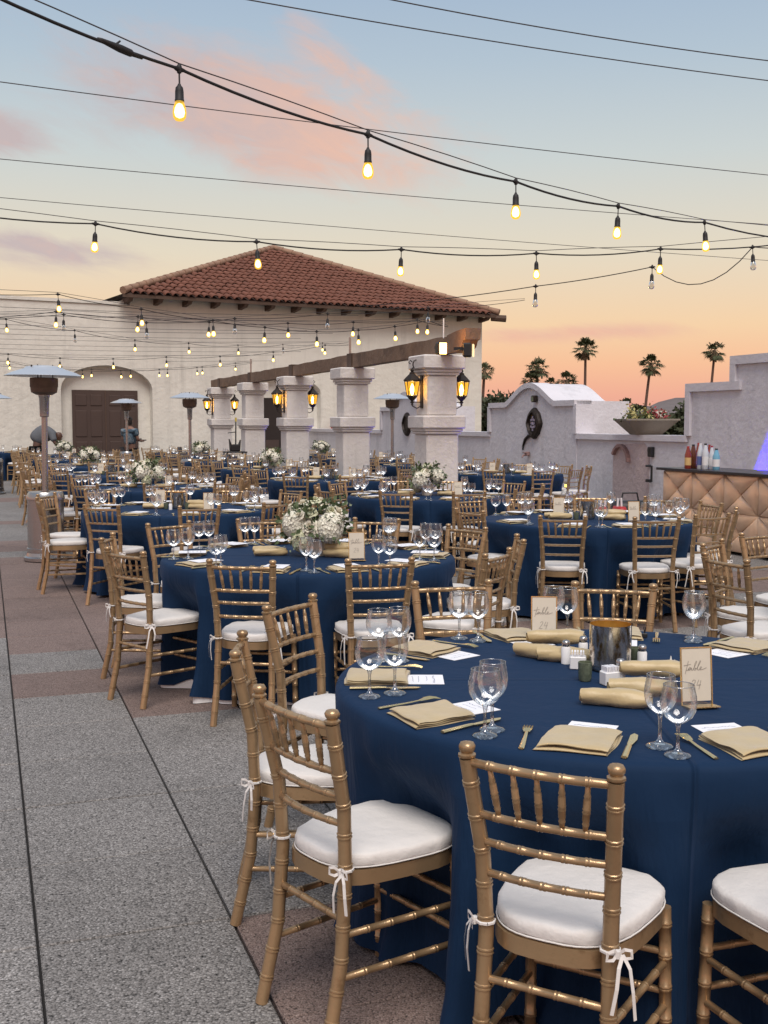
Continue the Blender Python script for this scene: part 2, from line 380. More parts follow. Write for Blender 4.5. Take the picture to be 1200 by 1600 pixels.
def special_materials():
    # navy polyester cloth with pressed fold lines
    m = bpy.data.materials.new('navy_cloth'); m.use_nodes = True; N = NT(m.node_tree); b = N.n['Principled BSDF']; MT['navy'] = m
    tc = N.node('ShaderNodeTexCoord').outputs['Object']; sx = N.node('ShaderNodeSeparateXYZ'); N.l.new(tc, sx.inputs[0])
    n = N.noise(tc, 3.0, 3)
    N.put(b.inputs['Base Color'], N.mix(n, (.0045, .0200, .055, 1), (.0066, .0262, .068, 1)))
    b.inputs['Roughness'].default_value = .75; b.inputs['Specular IOR Level'].default_value = .16; b.inputs['Sheen Weight'].default_value = .05; b.inputs['Sheen Tint'].default_value = (.25, .45, 1, 1)
    h = None
    for out, w in ((sx.outputs[0], .006), (sx.outputs[1], .006)):
        a = N.m('DIVIDE', N.m('ABSOLUTE', out), w); g = N.m('POWER', 2.718, N.m('MULTIPLY', N.m('POWER', a, 2.0), -1.0))
        h = g if h is None else N.m('MAXIMUM', h, g)
    wv = N.noise(tc, 420, 2); sl = N.noise(tc, 5, 4)
    mpw = N.node('ShaderNodeMapping'); N.l.new(tc, mpw.inputs[0]); mpw.inputs['Scale'].default_value = (7, 7, .9); wr = N.noise(mpw.outputs[0], 1.1, 4, .55, dist=.5)
    side = N.m('MULTIPLY', N.m('SUBTRACT', .745, sx.outputs[2], clamp=True), 8.0, clamp=True)
    sl = N.m('ADD', sl, N.m('MULTIPLY', wr, N.m('MULTIPLY_ADD', side, 3.0, .7)))
    hh = N.m('ADD', N.m('MULTIPLY', h, 3.0), N.m('ADD', N.m('MULTIPLY', wv, .10), N.m('MULTIPLY', sl, 1.6)))
    bn = N.node('ShaderNodeBump'); bn.inputs['Strength'].default_value = .55; bn.inputs['Distance'].default_value = .008
    N.put(bn.inputs['Height'], hh); N.l.new(bn.outputs[0], b.inputs['Normal'])
    # paving: washed pebbles
    def agg(name, stops, vs, big, tone):
        m = bpy.data.materials.new(name); m.use_nodes = True; N = NT(m.node_tree); b = N.n['Principled BSDF']; MT[name] = m
        pos = N.node('ShaderNodeNewGeometry').outputs['Position']
        vo = N.node('ShaderNodeTexVoronoi'); N.l.new(pos, vo.inputs['Vector']); vo.inputs['Scale'].default_value = vs
        v2 = N.node('ShaderNodeSeparateColor'); N.l.new(vo.outputs['Color'], v2.inputs[0])
        c = N.ramp(v2.outputs[0], stops)
        big_n = N.noise(pos, 1.3, 6, .6); n2 = N.noise(pos, 26, 4)
        oi = N.node('ShaderNodeObjectInfo').outputs['Random']
        f = N.m('ADD', N.m('MULTIPLY_ADD', big_n, big, 1 - big / 2), N.m('ADD', N.m('MULTIPLY', n2, .30), N.m('MULTIPLY_ADD', oi, .16, -.23)))
        gap = N.m('MULTIPLY', N.m('SUBTRACT', vo.outputs['Distance'], .42, clamp=True), 1.6, clamp=True)
        f = N.m('MULTIPLY', f, N.m('MULTIPLY', N.m('SUBTRACT', 1.0, gap), tone))
        st = N.m('MULTIPLY', N.m('SUBTRACT', N.noise(pos, 1.7, 8, .72), .545, clamp=True), 3.0, clamp=True)
        f = N.m('MULTIPLY', f, N.m('SUBTRACT', 1.0, N.m('MULTIPLY', st, .6)))
        sp = N.node('ShaderNodeSeparateColor'); N.l.new(c, sp.inputs[0]); cc = N.node('ShaderNodeCombineColor')
        for i in range(3): N.put(cc.inputs[i], N.m('MULTIPLY', sp.outputs[i], f))
        N.l.new(cc.outputs[0], b.inputs['Base Color']); b.inputs['Roughness'].default_value = .82; b.inputs['Specular IOR Level'].default_value = .35
        bn = N.node('ShaderNodeBump'); bn.inputs['Strength'].default_value = .55; bn.inputs['Distance'].default_value = .004; bn.invert = True
        N.put(bn.inputs['Height'], vo.outputs['Distance']); N.l.new(bn.outputs[0], b.inputs['Normal'])
    agg('slab_grey', [(0, (.165, .153, .143)), (.35, (.222, .207, .195)), (.65, (.266, .249, .235)), (.88, (.320, .301, .285)), (1, (.43, .408, .388))], 150, .35, 1.0)
    agg('slab_red', [(0, (.185, .130, .113)), (.5, (.222, .160, .140)), (.85, (.262, .195, .170)), (1, (.31, .24, .215))], 190, .40, 1.0)
    # table glass, thin: clear body with a fresnel sheen
    def thin(name, tint, refl, facing):
        m = bpy.data.materials.new(name); m.use_nodes = True; N = NT(m.node_tree); N.n.clear(); MT[name] = m
        tr = N.node('ShaderNodeBsdfTransparent'); tr.inputs[0].default_value = (*tint, 1)
        gl = N.node('ShaderNodeBsdfGlossy'); gl.inputs['Roughness'].default_value = .04; gl.inputs[0].default_value = (1, 1, 1, 1)
        fr = N.node('ShaderNodeFresnel'); fr.inputs[0].default_value = 1.5
        mx = N.node('ShaderNodeMixShader'); N.put(mx.inputs[0], N.m('MULTIPLY_ADD', fr.outputs[0], facing, refl, clamp=True))
        N.l.new(tr.outputs[0], mx.inputs[1]); N.l.new(gl.outputs[0], mx.inputs[2])
        o = N.node('ShaderNodeOutputMaterial'); N.l.new(mx.outputs[0], o.inputs[0])
    thin('glass', (.95, .965, .975), .055, .62)
    thin('glass_rim', (.80, .82, .84), .35, .6)
    thin('glass_stem', (.86, .88, .90), .16, .75)
    thin('bulb_clear', (.80, .80, .78), .05, 1.0)
    m = bpy.data.materials.new('solid_glass'); m.use_nodes = True; N = NT(m.node_tree); N.n.clear(); MT['solid_glass'] = m
    g = N.node('ShaderNodeBsdfGlass'); g.inputs['Roughness'].default_value = .03; g.inputs['IOR'].default_value = 1.45
    o = N.node('ShaderNodeOutputMaterial'); N.l.new(g.outputs[0], o.inputs[0])
    # lit amber bulb glass
    m = bpy.data.materials.new('bulb_amber'); m.use_nodes = True; N = NT(m.node_tree); N.n.clear(); MT['bulb_amber'] = m
    tr = N.node('ShaderNodeBsdfTransparent'); tr.inputs[0].default_value = (1, .80, .35, 1)
    em = N.node('ShaderNodeEmission'); em.inputs[0].default_value = (1, .60, .09, 1); em.inputs[1].default_value = 1.5
    mx = N.node('ShaderNodeMixShader'); mx.inputs[0].default_value = .40; N.l.new(tr.outputs[0], mx.inputs[1]); N.l.new(em.outputs[0], mx.inputs[2])
    o = N.node('ShaderNodeOutputMaterial'); N.l.new(mx.outputs[0], o.inputs[0])
    m = bpy.data.materials.new('lantern_pane'); m.use_nodes = True; N = NT(m.node_tree); N.n.clear(); MT['lantern_pane'] = m
    tr = N.node('ShaderNodeBsdfTransparent'); tr.inputs[0].default_value = (1, .72, .25, 1)
    em = N.node('ShaderNodeEmission'); em.inputs[0].default_value = (1, .50, .05, 1); em.inputs[1].default_value = 1.5
    mx = N.node('ShaderNodeMixShader'); mx.inputs[0].default_value = .5; N.l.new(tr.outputs[0], mx.inputs[1]); N.l.new(em.outputs[0], mx.inputs[2])
    o = N.node('ShaderNodeOutputMaterial'); N.l.new(mx.outputs[0], o.inputs[0])
    # patterned shirt
    m = bpy.data.materials.new('shirt_pattern'); m.use_nodes = True; N = NT(m.node_tree); b = N.n['Principled BSDF']; MT['shirt_pattern'] = m
    pos = N.node('ShaderNodeTexCoord').outputs['Object']
    N.put(b.inputs['Base Color'], N.ramp(N.noise(pos, 7, 5, .6, dist=1.2), [(.35, (.015, .02, .035)), (.48, (.06, .12, .17)), (.58, (.20, .23, .25)), (.7, (.04, .05, .08))]))
    b.inputs['Roughness'].default_value = .85
special_materials()

for k in ('bulb_amber', 'lantern_pane', 'led_blue', 'flood_dim', 'step_glow'): MT[k].cycles.emission_sampling = 'NONE'

# ------------------------------------------------------------------ setting: ground, hills
g = MB().add([(-4000, -60, 0), (4000, -60, 0), (4000, 6000, 0), (-4000, 6000, 0)], [(0, 1, 2, 3)])
tag(obj('ground', g.mesh('ground'), MT['ground'], loc=(0, 0, -.35)), None, None, kind='structure')

def hills():
    b = MB(); n = 180
    prof = {}
    V = []; F = []
    rng = random.Random(3)
    ph = [(rng.uniform(.002, .05), rng.uniform(0, 6.3), 0) for _ in range(14)]
    def height(px):   # skyline in photo pixels above the horizon, from the strip that shows right of the gable
        keys = [(-600, 12), (300, 14), (600, 16), (760, 15), (900, 20), (985, 24), (1010, 30), (1035, 34), (1055, 40), (1075, 44), (1130, 62), (1200, 74), (1400, 60), (1800, 30)]
        for (a, ha), (c, hc) in zip(keys, keys[1:]):
            if a <= px <= c:
                t = (px - a) / (c - a); return ha + (hc - ha) * t
        return 12
    rows = 9; D0, D1 = 1500, 2300
    for i in range(n + 1):
        px = -600 + 2400 * i / n
        h = height(px) + 1.6 * math.sin(px * .11) + 1.1 * math.sin(px * .27 + 1) + .8 * math.sin(px * .61 + 2)
        for j in range(rows):
            t = j / (rows - 1); d = D0 + (D1 - D0) * t
            z = -1 + (h * D1 / FPX) * t ** 1.15 + (rng.uniform(-5, 5) if 0 < j < rows - 1 else 0)
            V.append(((px - 600) / FPX * d, d, z))
    for i in range(n):
        for j in range(rows - 1):
            a = i * rows + j; F.append((a, a + rows, a + rows + 1, a + 1))
    b.add(V, F)
    o = obj('hills', b.mesh('hills', smooth=True), MT['hills']); o['kind'] = 'structure'
hills()

# ------------------------------------------------------------------ setting: terrace paving
PU, PV, V0, U0 = .655, .60, .11, .20
RED = lambda i, j: is_red(i, j)
def is_red(i, j):
    """i: row along u, j: strip along v (strip 0 lies between the two dark joints in view)"""
    u = U0 + (i + .5) * PU
    if j <= -1:
        return 8.6 < u < 13.4 or 17.0 < u < 18.0 or 24 < u < 25
    if j == 0:
        return 6.72 < u < 7.4 or 8.05 < u < 13.7 or 14.9 < u < 15.6 or 18.5 < u < 19.2 or 24 < u < 25
    if j <= 5:
        return u < 3.35 or 6.0 < u < 13.7 or (15 < u < 15.6) or (20 < u < 23)
    if j <= 8:
        return 7.3 < u < 8.1 or 12.0 < u < 13.0
    return (3 < u < 3.8) or (8.6 < u < 9.8) or (16 < u < 17)
def slab_mesh(name, gu, gv):
    x, y = PV / 2 - gv, PU / 2 - gu; b = .004
    m = MB(); m.add([(-x, -y, -.03), (x, -y, -.03), (x, y, -.03), (-x, y, -.03), (-x, -y, -b), (x, -y, -b), (x, y, -b), (-x, y, -b),
                     (-x + b, -y + b, 0), (x - b, -y + b, 0), (x - b, y - b, 0), (-x + b, y - b, 0)],
                    [(8, 9, 10, 11)] + [(0 + k, (k + 1) % 4, (k + 1) % 4 + 4, k + 4) for k in range(4)] + [(4 + k, (k + 1) % 4 + 4, (k + 1) % 4 + 8, k + 8) for k in range(4)])
    return m.mesh(name)
def terrace():
    b = MB(); c = [uv(-4, -26), uv(-4, 11.2), uv(48, 11.2), uv(48, -26)]
    b.add([(p.x, p.y, -.02) for p in c] + [(p.x, p.y, -.34) for p in c], [(0, 1, 2, 3), (0, 4, 5, 1), (1, 5, 6, 2), (2, 6, 7, 3), (3, 7, 4, 0)])
    root = obj('terrace_floor', b.mesh('terrace_floor'), MT['joint']); root['kind'] = 'structure'
    mg, mr = slab_mesh('slab_grey', .0034, .0045), slab_mesh('slab_red', .0034, .0045)
    cand = []
    for j in range(-44, 18):
        for i in range(-6, 72):
            p = uv(U0 + (i + .5) * PU, V0 + (j + .5) * PV)
            px = proj((p.x, p.y, 0)) if p.y > .6 else (9999, 9999)
            vis = -120 < px[0] < 1320 and px[1] < 1760
            cand.append((0 if vis else 1, p.length, i, j, p, px))
    cand.sort(key=lambda c: (c[0], c[1]))
    rest = {True: MB(), False: MB()}; n = 0; rng = random.Random(5)
    for vis, dd, i, j, p, px in cand:
        red = is_red(i, j)
        if vis == 0 and n < 290 and j <= 9 and not (px[0] > 560 and px[1] < 1000 and px[0] < 780):
            obj('paving_slab', mr if red else mg, MT['slab_red'] if red else MT['slab_grey'], root, (p.x, p.y, rng.uniform(-.0012, .0012)), (rng.uniform(-.0012, .0012), rng.uniform(-.0012, .0012), AX)); n += 1
        elif p.y > -1 and touv(p)[1] < 10.8:
            x, y = PV / 2 - .004, PU / 2 - .0025; mm = Matrix.Rotation(AX, 3, 'Z')
            rest[red].add([mm @ Vector((a * x, c * y, 0)) + Vector((p.x, p.y, 0)) for a, c in ((-1, -1), (1, -1), (1, 1), (-1, 1))], [(0, 1, 2, 3)])
    for red, nm in ((True, 'slab_red'), (False, 'slab_grey')):
        o = obj('paving_field', rest[red].mesh('paving_field'), MT[nm], root); o['kind'] = 'stuff'
terrace()

# ------------------------------------------------------------------ building with tiled hip roof
BA = math.atan2(.493, .868)
BO = Vector((-8.3, 35.9, 0))
def B(x, y, z): 
    m = Matrix.Rotation(BA, 3, 'Z'); return m @ Vector((x, y, z)) + BO
def arch_pts(x0, x1, zs, zt, n=14, flip=False):
    """points of an arch from (x0, zs) up over to (x1, zs)"""
    c = (x0 + x1) / 2; a = (x1 - x0) / 2
    return [(c - a * math.cos(math.pi * k / n), zs + (zt - zs) * math.sin(math.pi * k / n)) for k in range(n + 1)]
def building():
    root = thing('villa_building', 'cream stucco building with red tiled hip roof closing off the terrace', 'building', BO, BA)
    # front wall with two arched recesses cut in: built as strips between x stations, top above arch by quads
    WT = 5.56; XL, XR = .25, 13.80
    rec = [(-1.98, .944, 2.65, 3.40), (4.40, 7.0, 2.62, 3.16)]      # x0, x1, spring, top
    def wallface(x0, x1, ztop, recs, nm):
        b = MB(); xs = sorted({x0, x1} | {r for q in recs for r in q[:2]})
        for a, c in zip(xs, xs[1:]):
            q = [r for r in recs if abs(r[0] - a) < 1e-6 and abs(r[1] - c) < 1e-6]
            if not q:
                b.add([(a, 0, 0), (c, 0, 0), (c, 0, ztop), (a, 0, ztop)], [(0, 1, 2, 3)])
            else:
                A = arch_pts(a, c, q[0][2], q[0][3])
                for (xa, za), (xb, zb) in zip(A, A[1:]):
                    b.add([(xa, 0, za), (xb, 0, zb), (xb, 0, ztop), (xa, 0, ztop)], [(0, 1, 2, 3)])
                    b.add([(xa, 0, za), (xb, 0, zb), (xb, .28, zb), (xa, .28, za)], [(3, 2, 1, 0)])
                z = q[0][2]
                b.add([(a, 0, 0), (a, .28, 0), (a, .28, z), (a, 0, z)], [(0, 1, 2, 3)]); b.add([(c, 0, 0), (c, .28, 0), (c, .28, z), (c, 0, z)], [(3, 2, 1, 0)])
                b.add([(a - .02, .28, 0), (c + .02, .28, 0), (c + .02, .28, q[0][3] + .05), (a - .02, .28, q[0][3] + .05)], [(0, 1, 2, 3)])
        return b
    b = wallface(-14, XR, 5.30, rec, 'w'); b.add([(XL, 0, 5.30), (XR, 0, 5.30), (XR, 0, WT), (XL, 0, WT)], [(0, 1, 2, 3)])
    b.add([(XR, 0, 0), (XR, 12, 0), (XR, 12, WT), (XR, 0, WT)], [(0, 1, 2, 3)])
    b.add([(XL, 0, 5.2), (XL, 12, 5.2), (XL, 12, WT), (XL, 0, WT)], [(3, 2, 1, 0)]); b.add([(-14, 12, 0), (XR, 12, 0), (XR, 12, WT), (-14, 12, WT)], [(3, 2, 1, 0)])
    b.add([(-14, 0, 5.30), (XL, 0, 5.30), (XL, .4, 5.30), (-14, .4, 5.30)], [(0, 1, 2, 3)])
    b.add([(-14, 0, 0), (-14, 12, 0), (-14, 12, 5.30), (-14, 0, 5.30)], [(3, 2, 1, 0)])
    obj('wall', b.mesh('front_wall'), MT['stucco_building'], root)
    b = MB(); b.box((-6.95, .18, 5.36), (14.2, .44, .10)); obj('parapet_coping', b.mesh('parapet'), MT['stucco_building'], root)
    # double door in the arched recess
    dr = thing('double_door', None, None, (-.53, .25, 0)); dr.parent = root
    b = MB(); b.box((0, 0, 1.31), (2.10, .06, 2.62)); obj('door_leaf', b.mesh('leaf'), MT['door'], dr)
    pm = MB(); pm.bbox((0, 0, 0), (.36, .03, .82), .012); pm = pm.mesh('door_panel')
    ps = MB(); ps.bbox((0, 0, 0), (.36, .03, .34), .012); ps = ps.mesh('door_panel_small')
    for sx in (-.78, -.30, .30, .78):
        for z, me in ((.58, pm), (1.56, pm), (2.30, ps)): obj('door_panel', me, MT['door'], dr, (sx, -.035, z))
    b = MB(); b.box((0, -.036, 1.31), (.03, .02, 2.6)); obj('astragal', b.mesh('astragal'), MT['timber_dark'], dr)
    # doorway in the right recess: a flat dark panel painted as the unlit room
    dw = thing('open_doorway', None, None, (5.15, .27, 0)); dw.parent = root
    b = MB(); b.box((.2, -.006, 1.22), (1.1, .01, 2.44)); obj('shade_panel', b.mesh('shade_panel'), MT['room_shade'], dw)
    b = MB(); b.box((.1, -.02, .5), (.5, .02, 1.0)); obj('door_leaf', b.mesh('leaf2'), MT['door'], dw)
    # roof
    rf = thing('roof', None, None); rf.parent = root
    eL, eR, eB, zE = -.15, 14.15, -.62, 5.60
    ap = (8.0, 6.2, 8.43); ap2 = (8.0, 8.0, 8.43); bk = 15.2
    b = MB(); b.add([(eL, eB, zE), (eR, eB, zE), ap, ap2, (eR, bk, zE), (eL, bk, zE)], [(0, 1, 2), (1, 4, 3, 2), (4, 5, 3), (5, 0, 2, 3), (0, 5, 4, 1)])
    obj('deck', b.mesh('deck'), MT['roofdeck'], rf)
    b = MB(); b.box(((eL + eR) / 2, eB + .02, zE - .055), (eR - eL, .05, .10)); obj('fascia', b.mesh('fascia'), MT['timber_dark'], rf)
    # barrel tiles on the slope that faces the terrace
    nx = Vector((0, ap[1] - eB, ap[2] - zE)); L = nx.length; up = nx.normalized(); nrm = Vector((0, -up.z, up.y))
    pitch, expo = .262, .415
    t = MB(); seg = 6; V = []; F = []
    for k, (yy, rr, lift) in enumerate(((-.03, .125, .035), (.46, .095, .0))):
        for s in range(seg + 1):
            a = math.pi * s / seg; V.append((-rr * math.cos(a), yy, rr * math.sin(a) * .85 + lift))
    for s in range(seg): F.append((s, s + 1, s + seg + 2, s + seg + 1))
    # thickness at the mouth
    for s in range(seg + 1):
        a = math.pi * s / seg; V.append((-.105 * math.cos(a), -.03, .105 * math.sin(a) * .85 + .022))
    o0 = 2 * (seg + 1)
    for s in range(seg): F.append((s + 1, s, o0 + s, o0 + s + 1))
    t.add(V, F); tm = t.mesh('roof_tile', smooth=True)
    rows = int(L / expo)
    M = Matrix((Vector((1, 0, 0)), up, nrm)).transposed()
    tl = []
    for r in range(rows):
        s = r * expo; fr = (s + .25) / L
        xa = eL + (ap[0] - eL) * fr; xb = eR + (ap[0] - eR) * fr
        k0 = math.ceil((xa + .08) / pitch); k1 = math.floor((xb - .08) / pitch)
        for k in range(k0, k1 + 1): tl.append((k * pitch, s))
    tl.sort(key=lambda q: (q[1], abs(q[0] - 3)))
    rest = MB(); rng = random.Random(11); e = M.to_euler()
    for i, (x, s) in enumerate(tl):
        p = Vector((x + rng.uniform(-.012, .012), eB, zE)) + up * (s + rng.uniform(-.025, .025)) + nrm * rng.uniform(.0, .014)
        tw = rng.uniform(-.045, .045)
        if i < 300:
            obj('roof_tile', tm, MT['rooftile'], rf, p, (M @ Matrix.Rotation(tw, 3, 'Z')).to_euler())
        else:
            mm = M @ Matrix.Rotation(tw, 3, 'Z'); rest.add([mm @ Vector(v) + p for v in V], F)
    o = obj('tile_field', rest.mesh('tile_field', smooth=True), MT['rooftile'], rf); o['kind'] = 'stuff'
    # hip caps
    for c in ((eL, eB), (eR, eB)):
        a = Vector((c[0], c[1], zE)); d = Vector(ap) - a; n = int(d.length / .42)
        for k in range(n):
            q0 = a + d * (k / n) + Vector((0, 0, .10)); q1 = a + d * ((k + 1.12) / n) + Vector((0, 0, .10))
            b = MB(); b.tube([q0, q1], [.125, .10], 8); obj('hip_tile', b.mesh('hip_tile', smooth=True, angle=50), MT['hiptile'], rf)
    # rafter tails
    for k in range(15):
        b = MB(); x = .12 + k * .97
        b.prism([(-.62, .0), (-.5, -.10), (.12, -.17), (.12, .03)], -.07, .07, Matrix.Rotation(math.pi / 2, 3, 'Z'), (x, 0, 0))
        o = obj('rafter_tail', b.mesh('rafter_tail'), MT['timber_dark'], root, (0, 0, zE - .10))
    b = MB(); b.tube([(13.9, -.45, 5.50), (14.40, -.70, 5.47)], [.12, .13], 8); obj('rafter_tail', b.mesh('corner_tail'), MT['timber_dark'], root)
building()

# ------------------------------------------------------------------ garden wall on the right (runs along u at v = 10.7)
def wall_prism(b, poly, v0, v1):
    """poly of (u, z), extruded from v0 to v1"""
    n = len(poly)
    V = [uv(u, v0, z) for u, z in poly] + [uv(u, v1, z) for u, z in poly]
    b.add(V, [tuple(range(n)), tuple(range(2 * n - 1, n - 1, -1))] + [(i, i + n, (i + 1) % n + n, (i + 1) % n) for i in range(n)])
WV = 10.7
def gable_profile(uc, hw, sh, top, aw):
    """stepped curved gable: shoulders at sh, round head aw half wide up to top"""
    P = [(uc - hw, sh), (uc - aw - .05, sh)]
    n = 24
    for k in range(n + 1):
        t = k / n; P.append((uc - aw + 2 * aw * t, sh + (top - sh) * (.5 - .5 * math.cos(2 * math.pi * t)) ** .62))
    P += [(uc + aw + .05, sh), (uc + hw, sh)]
    return P
def coping_strip(b, line, z_off, v0, v1, th=.12):
    """a band under a stepped top line of (u, z)"""
    low = []
    pts = [Vector((p[0], 0, p[1])) for p in line]
    for i, p in enumerate(pts):
        t = (pts[min(i + 1, len(pts) - 1)] - pts[max(i - 1, 0)]).normalized(); nn = Vector((t.z, 0, -t.x)); low.append(p + nn * th)
    for i in range(len(pts) - 1):
        q = [pts[i], pts[i + 1], low[i + 1], low[i]]
        V = [uv(p.x, v0, p.z) for p in q] + [uv(p.x, v1, p.z) for p in q]
        b.add(V, [(0, 1, 2, 3), (7, 6, 5, 4), (0, 4, 5, 1), (1, 5, 6, 2), (2, 6, 7, 3), (3, 7, 4, 0)])
def garden_wall():
    # low run
    low = thing('garden_wall', 'low lavender-lit white stucco wall along the right edge, below the planter bowl', 'wall', uv(16, WV))
    def low_run(u0, u1, cz=1.385):
        b = MB(); wall_prism(b, [(u0, -.1), (u1, -.1), (u1, cz - .10), (u0, cz - .10)], WV, WV + .34); me = b.mesh('run')
        o = obj('wall_run', me, MT['stucco_wall']); set_parent_keep(o, low)
        b = MB(); wall_prism(b, [(u0, cz - .10), (u1, cz - .10), (u1, cz), (u0, cz)], WV - .05, WV + .39); o = obj('coping', b.mesh('coping'), MT['coping']); set_parent_keep(o, low)
        b = MB(); wall_prism(b, [(u0, -.1), (u1, -.1), (u1, .16), (u0, .16)], WV - .06, WV); o = obj('plinth', b.mesh('plinth'), MT['coping']); set_parent_keep(o, low)
    low_run(15.442, 19.048)
    low_run(22.952, 26.348)
    low_run(30.252, 40)
    # door-shaped patch of old plaster on the low run with a stub of brick arch
    b = MB(); wall_prism(b, [(16.55, .17), (17.72, .17), (17.72, 1.1), (17.6, 1.22), (16.7, 1.24), (16.55, 1.1)], WV - .012, WV + .01); o = obj('plaster_patch', b.mesh('plaster_patch'), MT['plaster_patch'], label='pinkish door-shaped patch of bare plaster'); set_parent_keep(o, low)
    b = MB()
    for k in range(9):
        a0 = R(35 + k * 17); p = uv(17.42 + .26 * math.cos(a0), WV - .03, .90 + .26 * math.sin(a0) * 1.1)
        b.box(p, (.05, .10, .085), rz=AX, m=Matrix.Rotation(AX + math.pi / 2, 3, 'Z') @ Matrix.Rotation(-a0, 3, 'Y'))
    o = obj('brick_arch', b.mesh('brick_arch'), MT['brick_dark']); set_parent_keep(o, low)
    # stepped right part
    st = thing('stepped_wall', 'tall stepped lavender-lit white stucco wall behind the bar', 'wall', uv(12, WV))
    b = MB(); wall_prism(b, [(15.44, -.1), (15.44, 2.19), (14.25, 2.19), (14.25, 2.57), (6.0, 2.57), (6.0, -.1)][::-1], WV, WV + .34); o = obj('wall_face', b.mesh('stepface'), MT['stucco_wall']); set_parent_keep(o, st)
    b = MB()
    for (u0, u1, z0, z1) in ((15.49, 14.10, 2.09, 2.22), (14.35, 5.9, 2.47, 2.60), (14.35, 14.22, 2.222, 2.469), (15.49, 15.36, 1.386, 2.089)):
        wall_prism(b, [(u1, z0), (u0, z0), (u0, z1), (u1, z1)], WV - .05, WV + .39)
    o = obj('coping', b.mesh('stepcoping'), MT['coping']); set_parent_keep(o, st)
    # two gables with round heads
    for uc, hw, ln, lab in ((21.0, 1.95, 1.13, 'round-headed stucco gable with dark carved medallion, right of the pillars'), (28.3, 1.95, 1.13, 'far round-headed stucco gable seen between the pillars')):
        gb = thing('wall_gable', lab, 'wall', uv(uc, WV), group=None)
        top = gable_profile(uc, hw, 2.03, 2.42, 1.12)
        b = MB(); wall_prism(b, [(uc - hw, -.1)] + [(u, z - .02) for u, z in top] + [(uc + hw, -.1)], WV - .02, WV + ln)
        o = obj('gable_face', b.mesh('gable_face'), MT['stucco_wall']); set_parent_keep(o, gb)
        b = MB(); coping_strip(b, top, 0, WV - .075, WV + .30, .11)
        for s in (-1, 1): wall_prism(b, [(uc + s * hw - .06, 1.387), (uc + s * hw + .06, 1.387), (uc + s * hw + .06, 1.95), (uc + s * hw - .06, 1.95)], WV - .07, WV + .30)
        o = obj('coping', b.mesh('gable_coping', smooth=False), MT['coping']); set_parent_keep(o, gb)
def set_parent_keep(o, root):
    o.parent = root
    bpy.context.view_layer.update()
    o.matrix_parent_inverse = root.matrix_world.inverted()
garden_wall()

FACE_V = AX - math.pi / 2                      # local +x along -u ... local +y looks along +v
def medallion(u, z, lab, s=1.0):
    """dark carved oval plaque; local x along u, y out of the wall"""
    t = thing('wall_medallion', lab, 'medallion', uv(u, WV - .02, z), AX + math.pi / 2)
    b = MB(); n = 32; pts = []
    for k in range(n):
        a = 2 * math.pi * k / n; w = 1 + .05 * math.cos(4 * a) + .03 * math.cos(8 * a)
        pts.append((.29 * s * w * math.cos(a), .30 * s * w * math.sin(a)))
    for (k0, y0), (k1, y1) in zip(((1.0, 0), (1.0, .05), (.92, .085), (.72, .10), (.66, .055)), ((1.0, .05), (.92, .085), (.72, .10), (.66, .055), (.001, .05))):
        for k in range(n):
            a, c = pts[k], pts[(k + 1) % n]
            b.add([(a[0] * k0, y0, a[1] * k0), (c[0] * k0, y0, c[1] * k0), (c[0] * k1, y1, c[1] * k1), (a[0] * k1, y1, a[1] * k1)], [(3, 2, 1, 0)])
    obj('plaque', b.mesh('plaque', smooth=True), MT['iron'], t)
    if s == 1.0:
        b = MB()
        for k in range(12):
            a = 2 * math.pi * k / 12; b.box((.085 * math.cos(a) * (.7 + .3 * (k % 2)), .065, .13 * math.sin(a) * (.7 + .3 * (k % 2))), (.035, .02, .045))
        b.box((0, .066, 0), (.05, .02, .07)); obj('crest', b.mesh('crest'), MT['votive_lilac'], t)
    return t
medallion(20.75, 1.58, 'dark carved oval medallion with pale blue crest on the gable')
medallion(28.15, 1.55, 'dark round wall ornament on the far gable beside the nearest pillar', .98)
